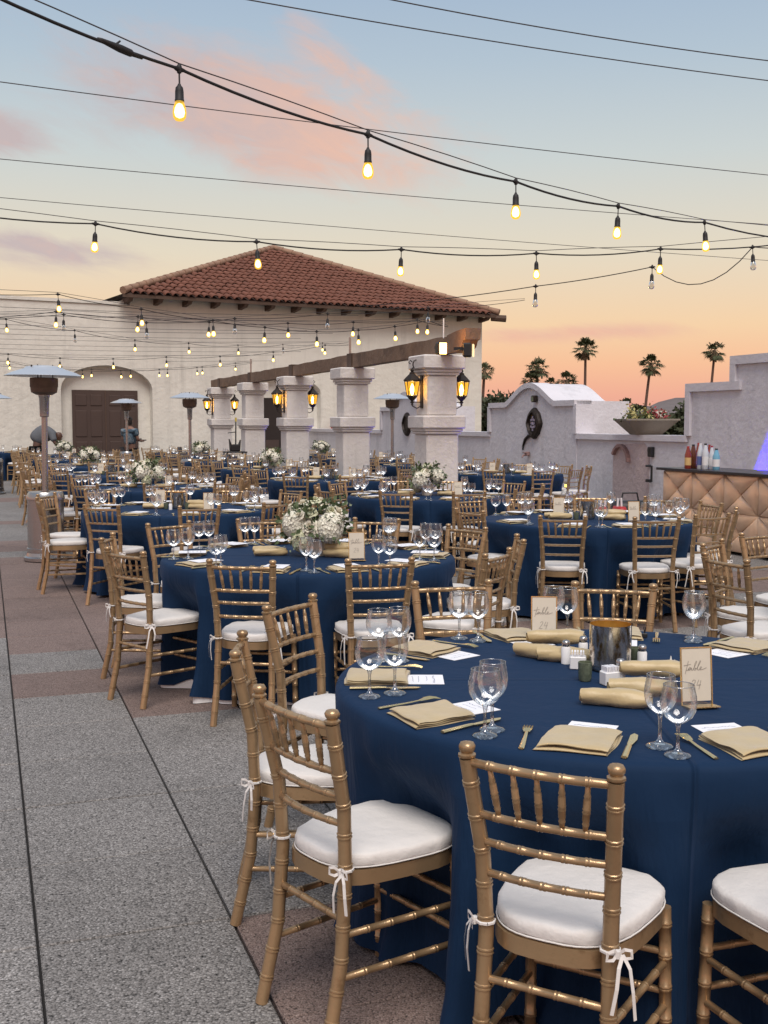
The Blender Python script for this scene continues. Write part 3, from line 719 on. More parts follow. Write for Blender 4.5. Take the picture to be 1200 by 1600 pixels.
def wall_bits():
    t = thing('wall_floodlight', 'small bronze flood lamp high on the gable above the medallion', 'lamp', uv(20.70, WV - .02, 2.08), AX + math.pi / 2)
    b = MB(); b.bbox((0, .06, 0), (.12, .10, .14), .015); obj('housing', b.mesh('housing'), MT['iron'], t)
    b = MB(); b.box((0, .115, -.005), (.09, .01, .09)); obj('lens', b.mesh('lens'), MT['votive'], t)
    t = thing('step_light', 'small glowing amber step light low on the gable wall', 'lamp', uv(19.35, WV - .02, .36), AX + math.pi / 2)
    b = MB(); b.bbox((0, .02, 0), (.15, .04, .11), .008); obj('housing', b.mesh('steph'), MT['iron'], t)
    b = MB(); b.box((0, .045, .01), (.11, .01, .06)); obj('lens', b.mesh('stepl'), MT['step_glow'], t)
    for u, z, kind in ((16.45, 1.10, 0), (16.42, .74, 1), (15.6, .22, 2)):
        lab = ('small black outlet box high on the low wall', 'black pipe bracket on the low wall left of the bar', 'pale junction box at the foot of the wall by the bar')[kind]
        t = thing(('outlet_box', 'pipe_bracket', 'junction_box')[kind], lab, 'fixture', uv(u, WV, z), AX + math.pi / 2)
        b = MB()
        if kind == 0: b.bbox((0, .04, 0), (.11, .08, .17), .01); b.box((.0, .085, .03), (.06, .02, .05))
        elif kind == 1: b.tube([(.1, .0, .12), (.1, .08, .12), (-.06, .08, .12), (-.06, .08, -.14), (-.02, .08, -.14)], .022, 6); b.bbox((.06, .07, -.13), (.08, .06, .05), .008)
        else: b.bbox((0, .03, 0), (.22, .06, .13), .01)
        obj('body', b.mesh('bit'), MT['coping'] if kind == 2 else MT['black'], t)
    # spout bar below the medallion and its rain stain outline
    t = thing('wall_spigot', 'small dark spigot with handle on the gable wall', 'spigot', uv(21.05, WV - .02, .92), AX + math.pi / 2)
    b = MB(); b.tube([(0, 0, 0), (0, .12, 0), (0, .15, -.05)], .018, 8); b.tube([(.09, .09, .05), (-.09, .09, .05)], .012, 6); b.tube([(0, .09, 0), (0, .09, .05)], .012, 6); b.bbox((-.05, .05, .03), (.09, .07, .09), .01)
    obj('tap', b.mesh('tap'), MT['brick_dark'], t)
    t = thing('bent_pipe', 'black bent pipe running down the gable from the medallion', 'pipe', uv(20.9, WV - .02, 1.2), AX + math.pi / 2)
    b = MB(); b.tube([(-.10, .02, .13), (.10, .03, .12), (.27, .03, .04), (.36, .03, -.10), (.38, .02, -.18)], [.03, .035, .03, .02, .012], 7); obj('pipe', b.mesh('pipe', smooth=True), MT['iron'], t)
    t = thing('fire_extinguisher', 'red fire extinguisher hung on the recess wall behind the pillars', 'extinguisher', B(7.45, -.09, 1.05))
    b = MB(); b.lathe([(.02, .48), (.06, .46), (.085, .40), (.085, .03), (.07, 0)], 12, capb=True); obj('cylinder', b.mesh('ext', smooth=True), MT['redpaint'], t)
    b = MB(); b.box((0, 0, .52), (.04, .12, .05)); b.tube([(0, -.03, .52), (.10, -.03, .46), (.11, -.03, .2)], .012, 6); obj('valve', b.mesh('valve'), MT['black'], t)
wall_bits()

def planter():
    t = thing('planter_bowl', 'flared square stone planter bowl on the low wall', 'planter', uv(16.95, WV + .17, 1.387), AX + R(45 - 62))
    b = MB(); h = .29
    def ring(k, z): return [(k * a, k * c, z) for a, c in ((-1, -1), (1, -1), (1, 1), (-1, 1))]
    rs = [ring(.24, 0), ring(.50, h - .03), ring(.515, h - .03), ring(.515, h), ring(.47, h), ring(.40, h - .06)]
    for A, C in zip(rs, rs[1:]): b.add(A + C, [(k, (k + 1) % 4, (k + 1) % 4 + 4, k + 4) for k in range(4)])
    b.add(ring(.24, 0), [(3, 2, 1, 0)]); b.add(ring(.40, h - .06), [(0, 1, 2, 3)])
    obj('bowl', b.mesh('planter'), MT['planter'], t); t.scale = (.9, .9, .95)
    rng = random.Random(2)
    for nm, mt, n, cx, hh, sp in (('greenery', 'leaf', 500, 0, .14, .40), ('yellow_blooms', 'flower_yellow', 120, -.30, .24, .07), ('yellow_blooms', 'flower_yellow', 140, -.02, .25, .07), ('red_blooms', 'flower_red', 120, .12, .26, .08), ('red_blooms', 'flower_red', 120, .26, .16, .12)):
        b = MB()
        for _ in range(n):
            p = Vector((cx + rng.gauss(0, sp * .6), rng.gauss(0, .13) - .05, h - .05 + abs(rng.gauss(0, .5)) * hh)); leaf_quad(b, p, rng, .035)
        obj(nm, b.mesh(nm), MT[mt], t)['kind'] = 'stuff'
def leaf_quad(b, p, rng, s, asp=.5):
    d = Vector((rng.gauss(0, 1), rng.gauss(0, 1), rng.gauss(.2, .8))).normalized(); a = d.cross(Vector((rng.gauss(0, 1), rng.gauss(0, 1), rng.gauss(0, 1)))).normalized()
    s *= rng.uniform(.6, 1.3)
    b.add([p - d * s, p + a * s * asp, p + d * s, p - a * s * asp], [(0, 1, 2, 3)])
planter()

# ------------------------------------------------------------------ trees
def palm(px, crown_py, d, scale=1.0, lean=0.0, lab='', seed=0):
    rng = random.Random(seed); top = at(px, crown_py, d)
    scale *= .80
    t = thing('fan_palm', lab, 'palm tree', (top.x - lean * 2, top.y, -.3))
    H = top.z + .3; b = MB(); n = 10
    b.tube([(lean * 2 * (k / n) ** 1.4, 0, H * k / n) for k in range(n + 1)], [.26 - .07 * (k / n) for k in range(n + 1)], 8)
    obj('trunk', b.mesh('trunk', smooth=True), MT['palm_trunk'], t)
    f = MB(); sk = MB(); c = Vector((lean * 2, 0, H))
    for k in range(30):
        el = R(rng.uniform(-42, 80)); az = rng.uniform(0, 6.283); L = scale * rng.uniform(.85, 1.25)
        d0 = Vector((math.cos(az) * math.cos(el), math.sin(az) * math.cos(el), math.sin(el)))
        stem = [c + d0 * L * q - Vector((0, 0, .25 * scale * q * q)) for q in (0, .5, 1.0)]
        f.tube(stem, .03 * scale, 4, cap=False)
        tip = stem[-1]; side = d0.cross(Vector((0, 0, 1)))
        side = side.normalized() if side.length > .1 else Vector((1, 0, 0)); upv = side.cross(d0).normalized()
        for q in range(13):
            a = R(-100 + 200 * q / 12) + rng.uniform(-.05, .05); bl = scale * rng.uniform(.75, 1.0) * (1 - .25 * abs(q - 6) / 6)
            dr = (d0 * math.cos(a) + side * math.sin(a)).normalized(); w = dr.cross(upv).normalized() * .075 * scale
            m1 = tip + dr * bl * .6 - Vector((0, 0, .06 * scale)); e1 = tip + dr * bl - Vector((0, 0, .40 * scale * rng.uniform(.5, 1.2)))
            f.add([tip, m1 + w, e1, m1 - w], [(0, 1, 2, 3)])
    for k in range(60):
        az = rng.uniform(0, 6.283); p = c + Vector((math.cos(az) * .2, math.sin(az) * .2, -.2 * scale)) 
        e = p + Vector((math.cos(az) * .45 * scale, math.sin(az) * .45 * scale, -rng.uniform(.6, 1.5) * scale)); w = Vector((-math.sin(az), math.cos(az), 0)) * .12 * scale
        sk.add([p - w * .4, p + w * .4, e + w, e - w], [(0, 1, 2, 3)])
    obj('crown', f.mesh('crown'), MT['palm_leaf'], t); obj('dead_skirt', sk.mesh('skirt'), MT['palm_dead'], t)
palm(915, 543, 180, 1.55, 0, 'tall fan palm left of centre among the far palms, above the gable', 1)
palm(1017, 568, 180, 1.5, .5, 'leaning tall fan palm rising above the planter bowl', 2)
palm(1117, 547, 185, 1.45, .4, 'rightmost tall fan palm above the stepped wall', 3)
palm(757, 578, 170, 1.15, .2, 'fan palm half hidden by the right corner of the building', 4)
palm(841, 573, 150, 1.25, .3, 'taller fan palm of the cluster behind the gable', 5)
palm(830, 594, 150, 1.1, 0, 'shorter fan palm below the taller one behind the gable', 6)
palm(861, 599, 160, .9, 0, 'smallest fan palm tip just peeking over the gable', 7)
palm(886, 594, 160, 1.2, 0, 'fan palm crown resting on the right slope of the gable', 8)
palm(979, 634, 120, .8, 0, 'small dark palm beside the planter bowl', 9)
palm(1000, 646, 130, 1.2, 0, 'low dark palm behind the planter flowers', 10)
def bushy(px, py_top, d, w, hgt, lab, seed):
    rng = random.Random(seed); top = at(px, py_top, d)
    t = thing('leafy_tree', lab, 'tree', (top.x, d, -.3)); H = top.z + .3
    b = MB(); b.tube([(0, 0, 0), (.1, 0, H * .4), (0, .1, H * .75)], [.28, .2, .08], 7)
    for k in range(5):
        a = k * 1.26; b.tube([(.05, 0, H * .4), (w * .25 * math.cos(a), w * .25 * math.sin(a), H * .72)], [.1, .04], 5)
    obj('trunk', b.mesh('trunk'), MT['bark'], t)
    f = MB(); cl = []
    for _ in range(26):
        a = rng.uniform(0, 6.28); q = math.sqrt(rng.uniform(0, 1)) * w * .42; zz = H * rng.uniform(.15, .86)
        cl.append((Vector((q * math.cos(a), q * math.sin(a), zz)), w * rng.uniform(.10, .20)))
    for _ in range(5200):
        c, r = rng.choice(cl); p = c + Vector((rng.gauss(0, 1), rng.gauss(0, 1), rng.gauss(0, .8))) * r * .6
        if p.z < 0.1: p.z = .1
        leaf_quad(f, p, rng, .16, .55)
    obj('crown', f.mesh('crown'), MT['tree_leaf'], t)
bushy(776, 616, 60, 4.4, 3, 'dark green bushy tree between the building corner and the gable', 1)
bushy(752, 622, 64, 4.2, 3, 'dark bushy tree partly behind the building corner', 3)
bushy(1082, 622, 48, 2.3, 3, 'dark green tree behind the planter, left of the stepped wall', 2)
def far_house():
    t = thing('far_house', 'tiny pale house roofs far off at the foot of the hills', 'house', at(1027, 648, 620))
    b = MB(); b.box((0, 0, 0), (8, 8, 5)); obj('wall', b.mesh('hw'), MT['stucco_building'], t)
    b = MB(); b.box((0, 0, 2.7), (8.6, 8.6, .5), taper=.6); obj('roof', b.mesh('hr'), MT['rooftile'], t)
far_house()

# ------------------------------------------------------------------ pillars, beam, lanterns
PILL = [(15.3 + 4.0 * k, 6.25) for k in range(5)]
ORD = ['nearest', 'second', 'third', 'fourth', 'farthest']
def pillars():
    def sq(b, w, z0, z1, w1=None):
        b.bbox((0, 0, (z0 + z1) / 2), (w, w, z1 - z0), min(.018, (z1 - z0) * .3))
    b = MB(); sq(b, .50, .18, 1.43); low = b.mesh('lower_shaft')
    b = MB(); sq(b, .46, 1.70, 2.28); upp = b.mesh('upper_shaft')
    b = MB(); sq(b, .56, 1.43, 1.47); sq(b, .60, 1.47, 1.51); sq(b, .66, 1.51, 1.70); band = b.mesh('middle_band')
    b = MB(); sq(b, .52, 2.28, 2.32); sq(b, .57, 2.32, 2.37); sq(b, .65, 2.37, 2.57); cap = b.mesh('cap')
    b = MB(); sq(b, .60, 0, .18); base = b.mesh('base')
    for k, (u, v) in enumerate(PILL):
        t = thing('stucco_pillar', f'{ORD[k]} white stucco pillar of the row carrying the timber beam', 'pillar', uv(u, v), AX, 'stucco pillars')
        kit([('lower_shaft', low, MT['stucco_pillar']), ('upper_shaft', upp, MT['stucco_pillar']), ('middle_band', band, MT['stucco_pillar']), ('cap', cap, MT['stucco_pillar']), ('base', base, MT['stucco_pillar'])], t)
pillars()
def beam():
    t = thing('timber_beam', 'long weathered timber beam lying across the pillar caps', 'beam', uv(23.4, 6.25, 2.574), AX)
    b = MB(); n = 40; L0, L1 = -8.75, 8.9; V = []; rng = random.Random(4)
    for i in range(n + 1):
        y = L0 + (L1 - L0) * i / n; w = .10 + rng.uniform(-.006, .006); h = .235 + rng.uniform(-.010, .010); z0 = rng.uniform(-.0, .008)
        dz = 0
        for a, c in ((-w, z0), (w, z0), (w + rng.uniform(-.004, .004), h), (-w + rng.uniform(-.004, .004), h)): V.append((a + .02, y, c + dz))
    F = [(i * 4 + k, i * 4 + (k + 1) % 4, i * 4 + 4 + (k + 1) % 4, i * 4 + 4 + k) for i in range(n) for k in range(4)] + [(0, 1, 2, 3)[::-1], tuple(n * 4 + k for k in range(4))]
    b.add(V, F); obj('timber', b.mesh('timber'), MT['beam'], t)
    b = MB(); b.prism([(-.06, .0), (.30, .0), (.46, .05), (.52, .14), (.60, .15), (.62, .30), (.30, .285), (-.06, .245)], -.112, .112, Matrix.Rotation(-math.pi / 2, 3, 'Z'), (.02, L0 + .0, .0))
    obj('carved_end', b.mesh('carved_end'), MT['beam'], t)
    for y in (-4.2, -.1, 3.9, 7.7):
        b = MB(); b.box((-.092, y, .12), (.012, .26, .235)); b.box((.132, y, .12), (.012, .26, .235)); b.box((.02, y, .246), (.236, .26, .012)); obj('iron_strap', b.mesh('strap'), MT['timber_dark'], t)
    # flood lamps on the near end
    for px, py, lab, mt, s, ry in ((691, 544, 'bright orange flood lamp mounted on the near end of the beam', 'flood', 1.0, 0), (736, 547, 'dark flood lamp at the very tip of the beam, aimed right', 'flood_dim', 1.1, R(62))):
        p = at(px, py, 15.2 if ry == 0 else 14.95)
        q = thing('flood_lamp', lab, 'lamp', p, AX + ry)
        b = MB(); b.bbox((0, .05, 0), (.13 * s, .12, .17 * s), .02); b.box((0, .15, .02), (.04, .16, .04)); obj('housing', b.mesh('fl'), MT['black'], q)
        b = MB(); b.bbox((0, -.03, -.005), (.10 * s, .02, .15 * s), .006); obj('lens', b.mesh('fll'), MT[mt], q)
        if mt == 'flood':
            l = bpy.data.lights.new('flood_light', 'POINT'); l.energy = 14; l.color = (1.0, .42, .10); l.shadow_soft_size = .05
            lo = bpy.data.objects.new('flood_light', l); COL.objects.link(lo); lo.parent = q; lo.location = (0, -.09, 0)
    q = thing('white_conduit_post', 'thin white conduit post standing on the near pillar end of the beam', 'post', at(693, 526, 15.6))
    b = MB(); b.tube([(0, 0, -.02), (0, 0, .25)], .009, 8); obj('pole', b.mesh('cp'), MT['white_plastic'], q)
beam()
def lantern_kit():
    n = 6
    def ring(r, z): return [(r * math.cos(R(60 * k + 30)), r * math.sin(R(60 * k + 30)), z) for k in range(n)]
    pane = MB(); A, C = ring(.082, -.14), ring(.125, .10)
    panes = []
    for k in range(n):
        b = MB(); q = [Vector(A[k]), Vector(A[(k + 1) % n]), Vector(C[(k + 1) % n]), Vector(C[k])]; ctr = sum(q, Vector()) / 4
        b.add([ctr + (p - ctr) * .86 for p in q], [(0, 1, 2, 3)]); panes.append(b.mesh('pane'))
    b = MB()
    for k in range(n): b.tube([A[k], C[k]], .009, 5)
    for r, z in ((.083, -.14), (.128, .10)):
        q = ring(r, z); b.tube(q + [q[0]], .010, 5)
    frame = b.mesh('frame')
    b = MB(); b.lathe([(.148, .10), (.15, .115), (.10, .165), (.05, .21), (.045, .235), (.022, .245), (.035, .27), (.02, .30), (0.001, .31)], 6); top = b.mesh('roof')
    b = MB(); b.lathe([(.001, -.30), (.022, -.285), (.012, -.265), (.035, -.245), (.02, -.22), (.055, -.19), (.085, -.15), (.085, -.14), (.001, -.14)], 10); bot = b.mesh('finial')
    b = MB(); b.lathe([(.001, -.12), (.02, -.11), (.032, -.04), (.02, .02), (.001, .06)], 10); fl = b.mesh('flame', smooth=True)
    # bracket: back plate and scroll arm; wall at +x
    b = MB(); b.bbox((.165, 0, -.06), (.025, .10, .56), .008)
    sc = [(.155, 0, .20)] + [(.08 + .085 * math.cos(R(a)) * (1 - a / 900), 0, .36 + .08 * math.sin(R(a))) for a in range(-20, 250, 30)] + [(.0, 0, .31)]
    b.tube(sc, .011, 6); b.tube([(.0, 0, .40), (-.03, 0, .43), (-.06, 0, .40), (-.03, 0, .37)], .009, 5)
    b.tube([(.155, 0, -.30), (.08, 0, -.34), (.0, 0, -.30)], .009, 5); b.tube([(.155, 0, -.24), (.02, 0, -.24)], .007, 5)
    br = b.mesh('bracket')
    return panes, frame, top, bot, fl, br
def lanterns():
    panes, frame, top, bot, fl, br = lantern_kit()
    for k in (0, 2, 4):
        for s in (-1, 1):
            u, v = PILL[k]; p = uv(u - .02, v + s * (.23 + .16), 2.11)
            t = thing('wall_lantern', f"lit black iron lantern on the {'left' if s < 0 else 'right'} side of the {ORD[k]} pillar", 'lantern', p, AX + (0 if s < 0 else math.pi), 'lit lanterns on the pillars'); t.scale = (.9, .9, .9)
            obj('frame', frame, MT['iron'], t); obj('roof_cap', top, MT['iron'], t); obj('finial', bot, MT['iron'], t); obj('bracket', br, MT['iron'], t); obj('flame_bulb', fl, MT['flame'], t)
            for pm in panes: obj('pane', pm, MT['lantern_pane'], t)
lanterns()
def uplights():
    """small LED cans that wash the pillars and the bar wall in blue"""
    def led(p, tgt, power, spot, lab, blend=.5):
        t = thing('led_uplight', lab, 'lamp', p)
        b = MB(); b.lathe([(.06, 0), (.075, .02), (.075, .14), (.06, .15)], 12, capb=True); obj('can', b.mesh('can'), MT['black'], t)
        b = MB(); b.lathe([(.055, .152), (.0001, .152)], 12); obj('lens', b.mesh('lens'), MT['led_blue'], t)
        l = bpy.data.lights.new('led', 'SPOT'); l.energy = power; l.color = (.02, .01, 1.0); l.spot_size = R(spot); l.spot_blend = blend; l.shadow_soft_size = .05
        o = bpy.data.objects.new('led_light', l); COL.objects.link(o); o.parent = t; o.location = (0, 0, .17)
        o.rotation_euler = (Vector(tgt) - Vector((0, 0, .17))).to_track_quat('-Z', 'Y').to_euler()
    for k in (0, 1, 2, 3):
        u, v = PILL[k]
        led(uv(u - .30, v + .50), (-.10, .05, 1.6), 60, 26, f'small black LED uplight at the foot of the {ORD[k]} pillar', .8)
    led(uv(14.15, WV - .22), (.36, -.72, .17 + .62), 1500, 52, 'blue LED uplight on the floor behind the bar', .3)
uplights()

# ------------------------------------------------------------------ bar with padded front, bottles
BV, BU0, BU1 = 8.5, 8.9, 12.85
def bar():
    t = thing('bar_counter', 'bar with padded copper front of triangular cushions and black top', 'bar', uv((BU0 + BU1) / 2, BV + .32), AX + math.pi / 2)
    # local x along u, local y along -v (out of the front)
    L = BU1 - BU0; z0, z1 = .03, .965
    b = MB(); b.box((0, -.02, (z0 + z1) / 2), (L - .02, .56, z1 - z0)); obj('body', b.mesh('bar_body'), MT['bar_body'], t)
    b = MB(); b.bbox((.03, 0, .985), (L + .10, .72, .035), .005); obj('counter_top', b.mesh('bar_top'), MT['bar_top'], t)
    W = .655; Hh = (z1 - z0) / 2; y0 = .262
    def cushion(P):
        P = [Vector((p[0], 0, p[1])) for p in P]; c = sum(P, Vector()) / 3; b = MB(); V = []
        lev = ((.0, 0.0), (.035, .020), (.10, .036), (.35, .056), (.75, .074))
        for k, h in lev:
            for p in P: q = p + (c - p) * k; V.append((q.x, y0 + h, q.z))
        V.append((c.x, y0 + .078, c.z)); F = []
        for i in range(len(lev) - 1):
            for k in range(3): F.append((i * 3 + k, i * 3 + (k + 1) % 3, i * 3 + 3 + (k + 1) % 3, i * 3 + 3 + k))
        o = (len(lev) - 1) * 3
        for k in range(3): F.append((o + k, o + (k + 1) % 3, o + 3))
        # face outwards (+y)
        n = (Vector(V[F[0][1]]) - Vector(V[F[0][0]])).cross(Vector(V[F[0][2]]) - Vector(V[F[0][0]]))
        b.add(V, F if n.y > 0 else [f[::-1] for f in F]); return b.mesh('pad', smooth=True)
    nt = int(L / W) + 1; xs = L / 2
    k = 0
    while xs - W * k > -L / 2 + .02:
        xa = xs - W * k - (.0); xb = max(xa - W, -L / 2); k += 1
        for r in range(2):
            za = z0 + Hh * r; zb = za + Hh; cx, cz = (xa + xb) / 2, (za + zb) / 2
            q = [(xa, za), (xb, za), (xb, zb), (xa, zb)]
            for i in range(4): obj('padded_triangle', cushion([q[i], q[(i + 1) % 4], (cx, cz)]), MT['bar_pad'], t)
    # padded end that faces away from the camera's right
    b = MB(); b.bbox((L / 2 + .012, -.02, (z0 + z1) / 2), (.05, .56, z1 - z0), .02); obj('end_panel', b.mesh('end_panel'), MT['bar_pad'], t)
bar()
def bottle(px, py_base, hgt, r, shape, body, capm, lab_m, lab, d):
    # stands on the bar top (z = 1.0025)
    x = (px - 600) / FPX; dd = d
    t = thing('liquor_bottle', lab, 'bottle', Vector((x * (dd + .05), dd, 1.003)), random.uniform(0, 6))
    sh = .62 * hgt
    b = MB(); b.lathe([(r * .92, 0), (r, .01), (r, sh), (r * .8, sh + .03 * hgt / .3), (r * .38, sh + .10 * hgt / .3), (r * .32, hgt - .03)], 14, capb=True); obj('body', b.mesh('b', smooth=True, angle=50), MT[body], t)
    b = MB(); b.lathe([(r * .40, hgt - .05), (r * .42, hgt - .045), (r * .42, hgt), (.001, hgt)], 12); obj('cap', b.mesh('c'), MT[capm], t)
    b = MB(); b.lathe([(r * 1.02, sh * .25), (r * 1.02, sh * .80)], 14); obj('paper_label', b.mesh('l', smooth=True), MT[lab_m], t)
BOT = [(1073, .29, .042, 'bottle_red', 'cap_red', 'label_amber', 'amber whisky bottle with red neck, leftmost on the bar', 14.50),
       (1081, .31, .045, 'bottle_brown', 'black', 'bottle_brown', 'dark brown liquor bottle with black cap, second from left on the bar', 14.62),
       (1089, .33, .036, 'bottle_red', 'cap_red', 'label_amber', 'reddish rum bottle behind the clear ones on the bar', 14.70),
       (1092, .33, .040, 'bottle_clear', 'label_white', 'label_blue', 'clear vodka bottle with blue label and white cap on the bar', 14.40),
       (1100, .33, .042, 'bottle_clear', 'black', 'label_white', 'clear bottle with large white label and black cap on the bar', 14.30),
       (1106, .31, .034, 'bottle_red', 'cap_red', 'label_amber', 'small red-capped bottle near the middle of the bar row', 14.50),
       (1110, .30, .036, 'bottle_clear', 'cap_red', 'label_white', 'clear bottle with pink cap next to the blue gin on the bar', 14.28),
       (1117, .27, .045, 'bottle_blue', 'black', 'label_white', 'pale blue gin bottle at the right end of the row', 14.12)]
for q in BOT: bottle(q[0], 0, q[1], q[2], 0, q[3], q[4], q[5], q[6], q[7])

# ------------------------------------------------------------------ patio heaters
def heaters():
    b = MB(); b.lathe([(.235, 0), (.25, .01), (.25, .045), (.225, .06), (.215, .10)], 28, capb=True); base = b.mesh('base', smooth=True, angle=40)
    b = MB(); b.lathe([(.212, .10), (.212, .115), (.216, .115), (.216, .15), (.205, .155), (.205, .71), (.215, .715), (.215, .75), (.19, .80), (.06, .80)], 28); tank = b.mesh('tank_housing', smooth=True, angle=40)
    b = MB(); b.tube([(0, 0, .79), (0, 0, 1.72)], .034, 14); pole = b.mesh('pole', smooth=True, angle=40)
    b = MB(); b.lathe([(.038, 1.66), (.052, 1.67), (.058, 1.88), (.066, 1.90), (.066, 1.915)], 14, capb=True); col = b.mesh('collar', smooth=True, angle=40)
    b = MB(); b.lathe([(.09, 1.915), (.145, 1.945), (.152, 1.99), (.152, 2.0), (.158, 2.01), (.158, 2.105), (.15, 2.11), (.05, 2.11)], 22, capb=True); bur = b.mesh('burner', smooth=True, angle=35)
    b = MB(); b.lathe([(.435, 2.135), (.44, 2.13), (.36, 2.17), (.22, 2.215), (.20, 2.235), (.10, 2.25), (.001, 2.255)], 32); b.lathe([(.435, 2.13), (.30, 2.16), (.001, 2.20)], 32); dish = b.mesh('reflector', smooth=True, angle=30)
    b = MB()
    for k in range(3):
        a = 2.09 * k; b.tube([(.10 * math.cos(a), .10 * math.sin(a), 2.10), (.10 * math.cos(a), .10 * math.sin(a), 2.26)], .006, 5); b.tube([(.2 * math.cos(a), .2 * math.sin(a), 2.22), (.2 * math.cos(a), .2 * math.sin(a), 2.25)], .009, 5)
    stud = b.mesh('studs')
    b = MB(); b.lathe([(.045, 0), (.055, .005), (.055, .02), (.001, .02)], 14, m=Matrix.Rotation(math.pi / 2, 3, 'X')); knob = b.mesh('knob')
    H = [(-3.93, 12.95, .1, 'steel patio heater nearest the camera, at the left edge of the tables'),
         (-4.25, 24.6, .7, 'steel patio heater between the double door and the pillar row'),
         (-7.1, 31.0, 1.2, 'small far patio heater in front of the double door'),
         (.19, 25.5, 2.0, 'steel patio heater seen between the two nearest pillars'),
         (-8.72, 25.0, 2.6, 'patio heater at the left picture edge showing only its reflector rim')]
    for x, y, r, lab in H:
        t = thing('patio_heater', lab, 'patio heater', (x, y, 0), r, 'patio heaters')
        if y < 14: t.rotation_euler = (0, R(.6), r)
        kit([('base', base, MT['steel']), ('tank_housing', tank, MT['steel']), ('pole', pole, MT['steel']), ('collar', col, MT['steel']), ('burner', bur, MT['burner']), ('reflector', dish, MT['dish'], [('mounting_stud', stud, MT['iron'])])], t)
        k = obj('valve_knob', knob, MT['iron'], t, (.205 * math.cos(-R(48) - r), .205 * math.sin(-R(48) - r), .60), (0, 0, R(42) - r))
    return [(h[0], h[1]) for h in H]
HEAT = heaters()

# ------------------------------------------------------------------ chairs
def bamboo(b, p0, p1, r, nodes, n=8, mid=None, taper=1.0, ring=1.17):
    """turned stick with double rings at the given fractions; mid: list of extra points for a bent stick"""
    path = [Vector(p0)] + [Vector(q) for q in (mid or [])] + [Vector(p1)]
    ls = [0]
    for a, c in zip(path, path[1:]): ls.append(ls[-1] + (c - a).length)
    T = ls[-1]
    def pos(f):
        s = f * T
        for i in range(len(path) - 1):
            if s <= ls[i + 1] + 1e-9:
                q = (s - ls[i]) / max(1e-9, ls[i + 1] - ls[i]); return path[i].lerp(path[i + 1], q)
        return path[-1]
    st = {0.0: 1.0, 1.0: 1.0}
    for l in ls[1:-1]: st[l / T] = 1.0
    hw = .0019 / T
    for f in nodes:
        for d, k in ((-4.0, 1.0), (-3.2, ring), (-1.4, ring), (-.8, 1.0), (0, 1.0), (.8, 1.0), (1.4, ring), (3.2, ring), (4.0, 1.0)):
            g = f + d * hw
            if .002 < g < .998: st[g] = k
    fs = sorted(st); b.tube([pos(f) for f in fs], [r * st[f] * (1 + (taper - 1) * f) for f in fs], n)
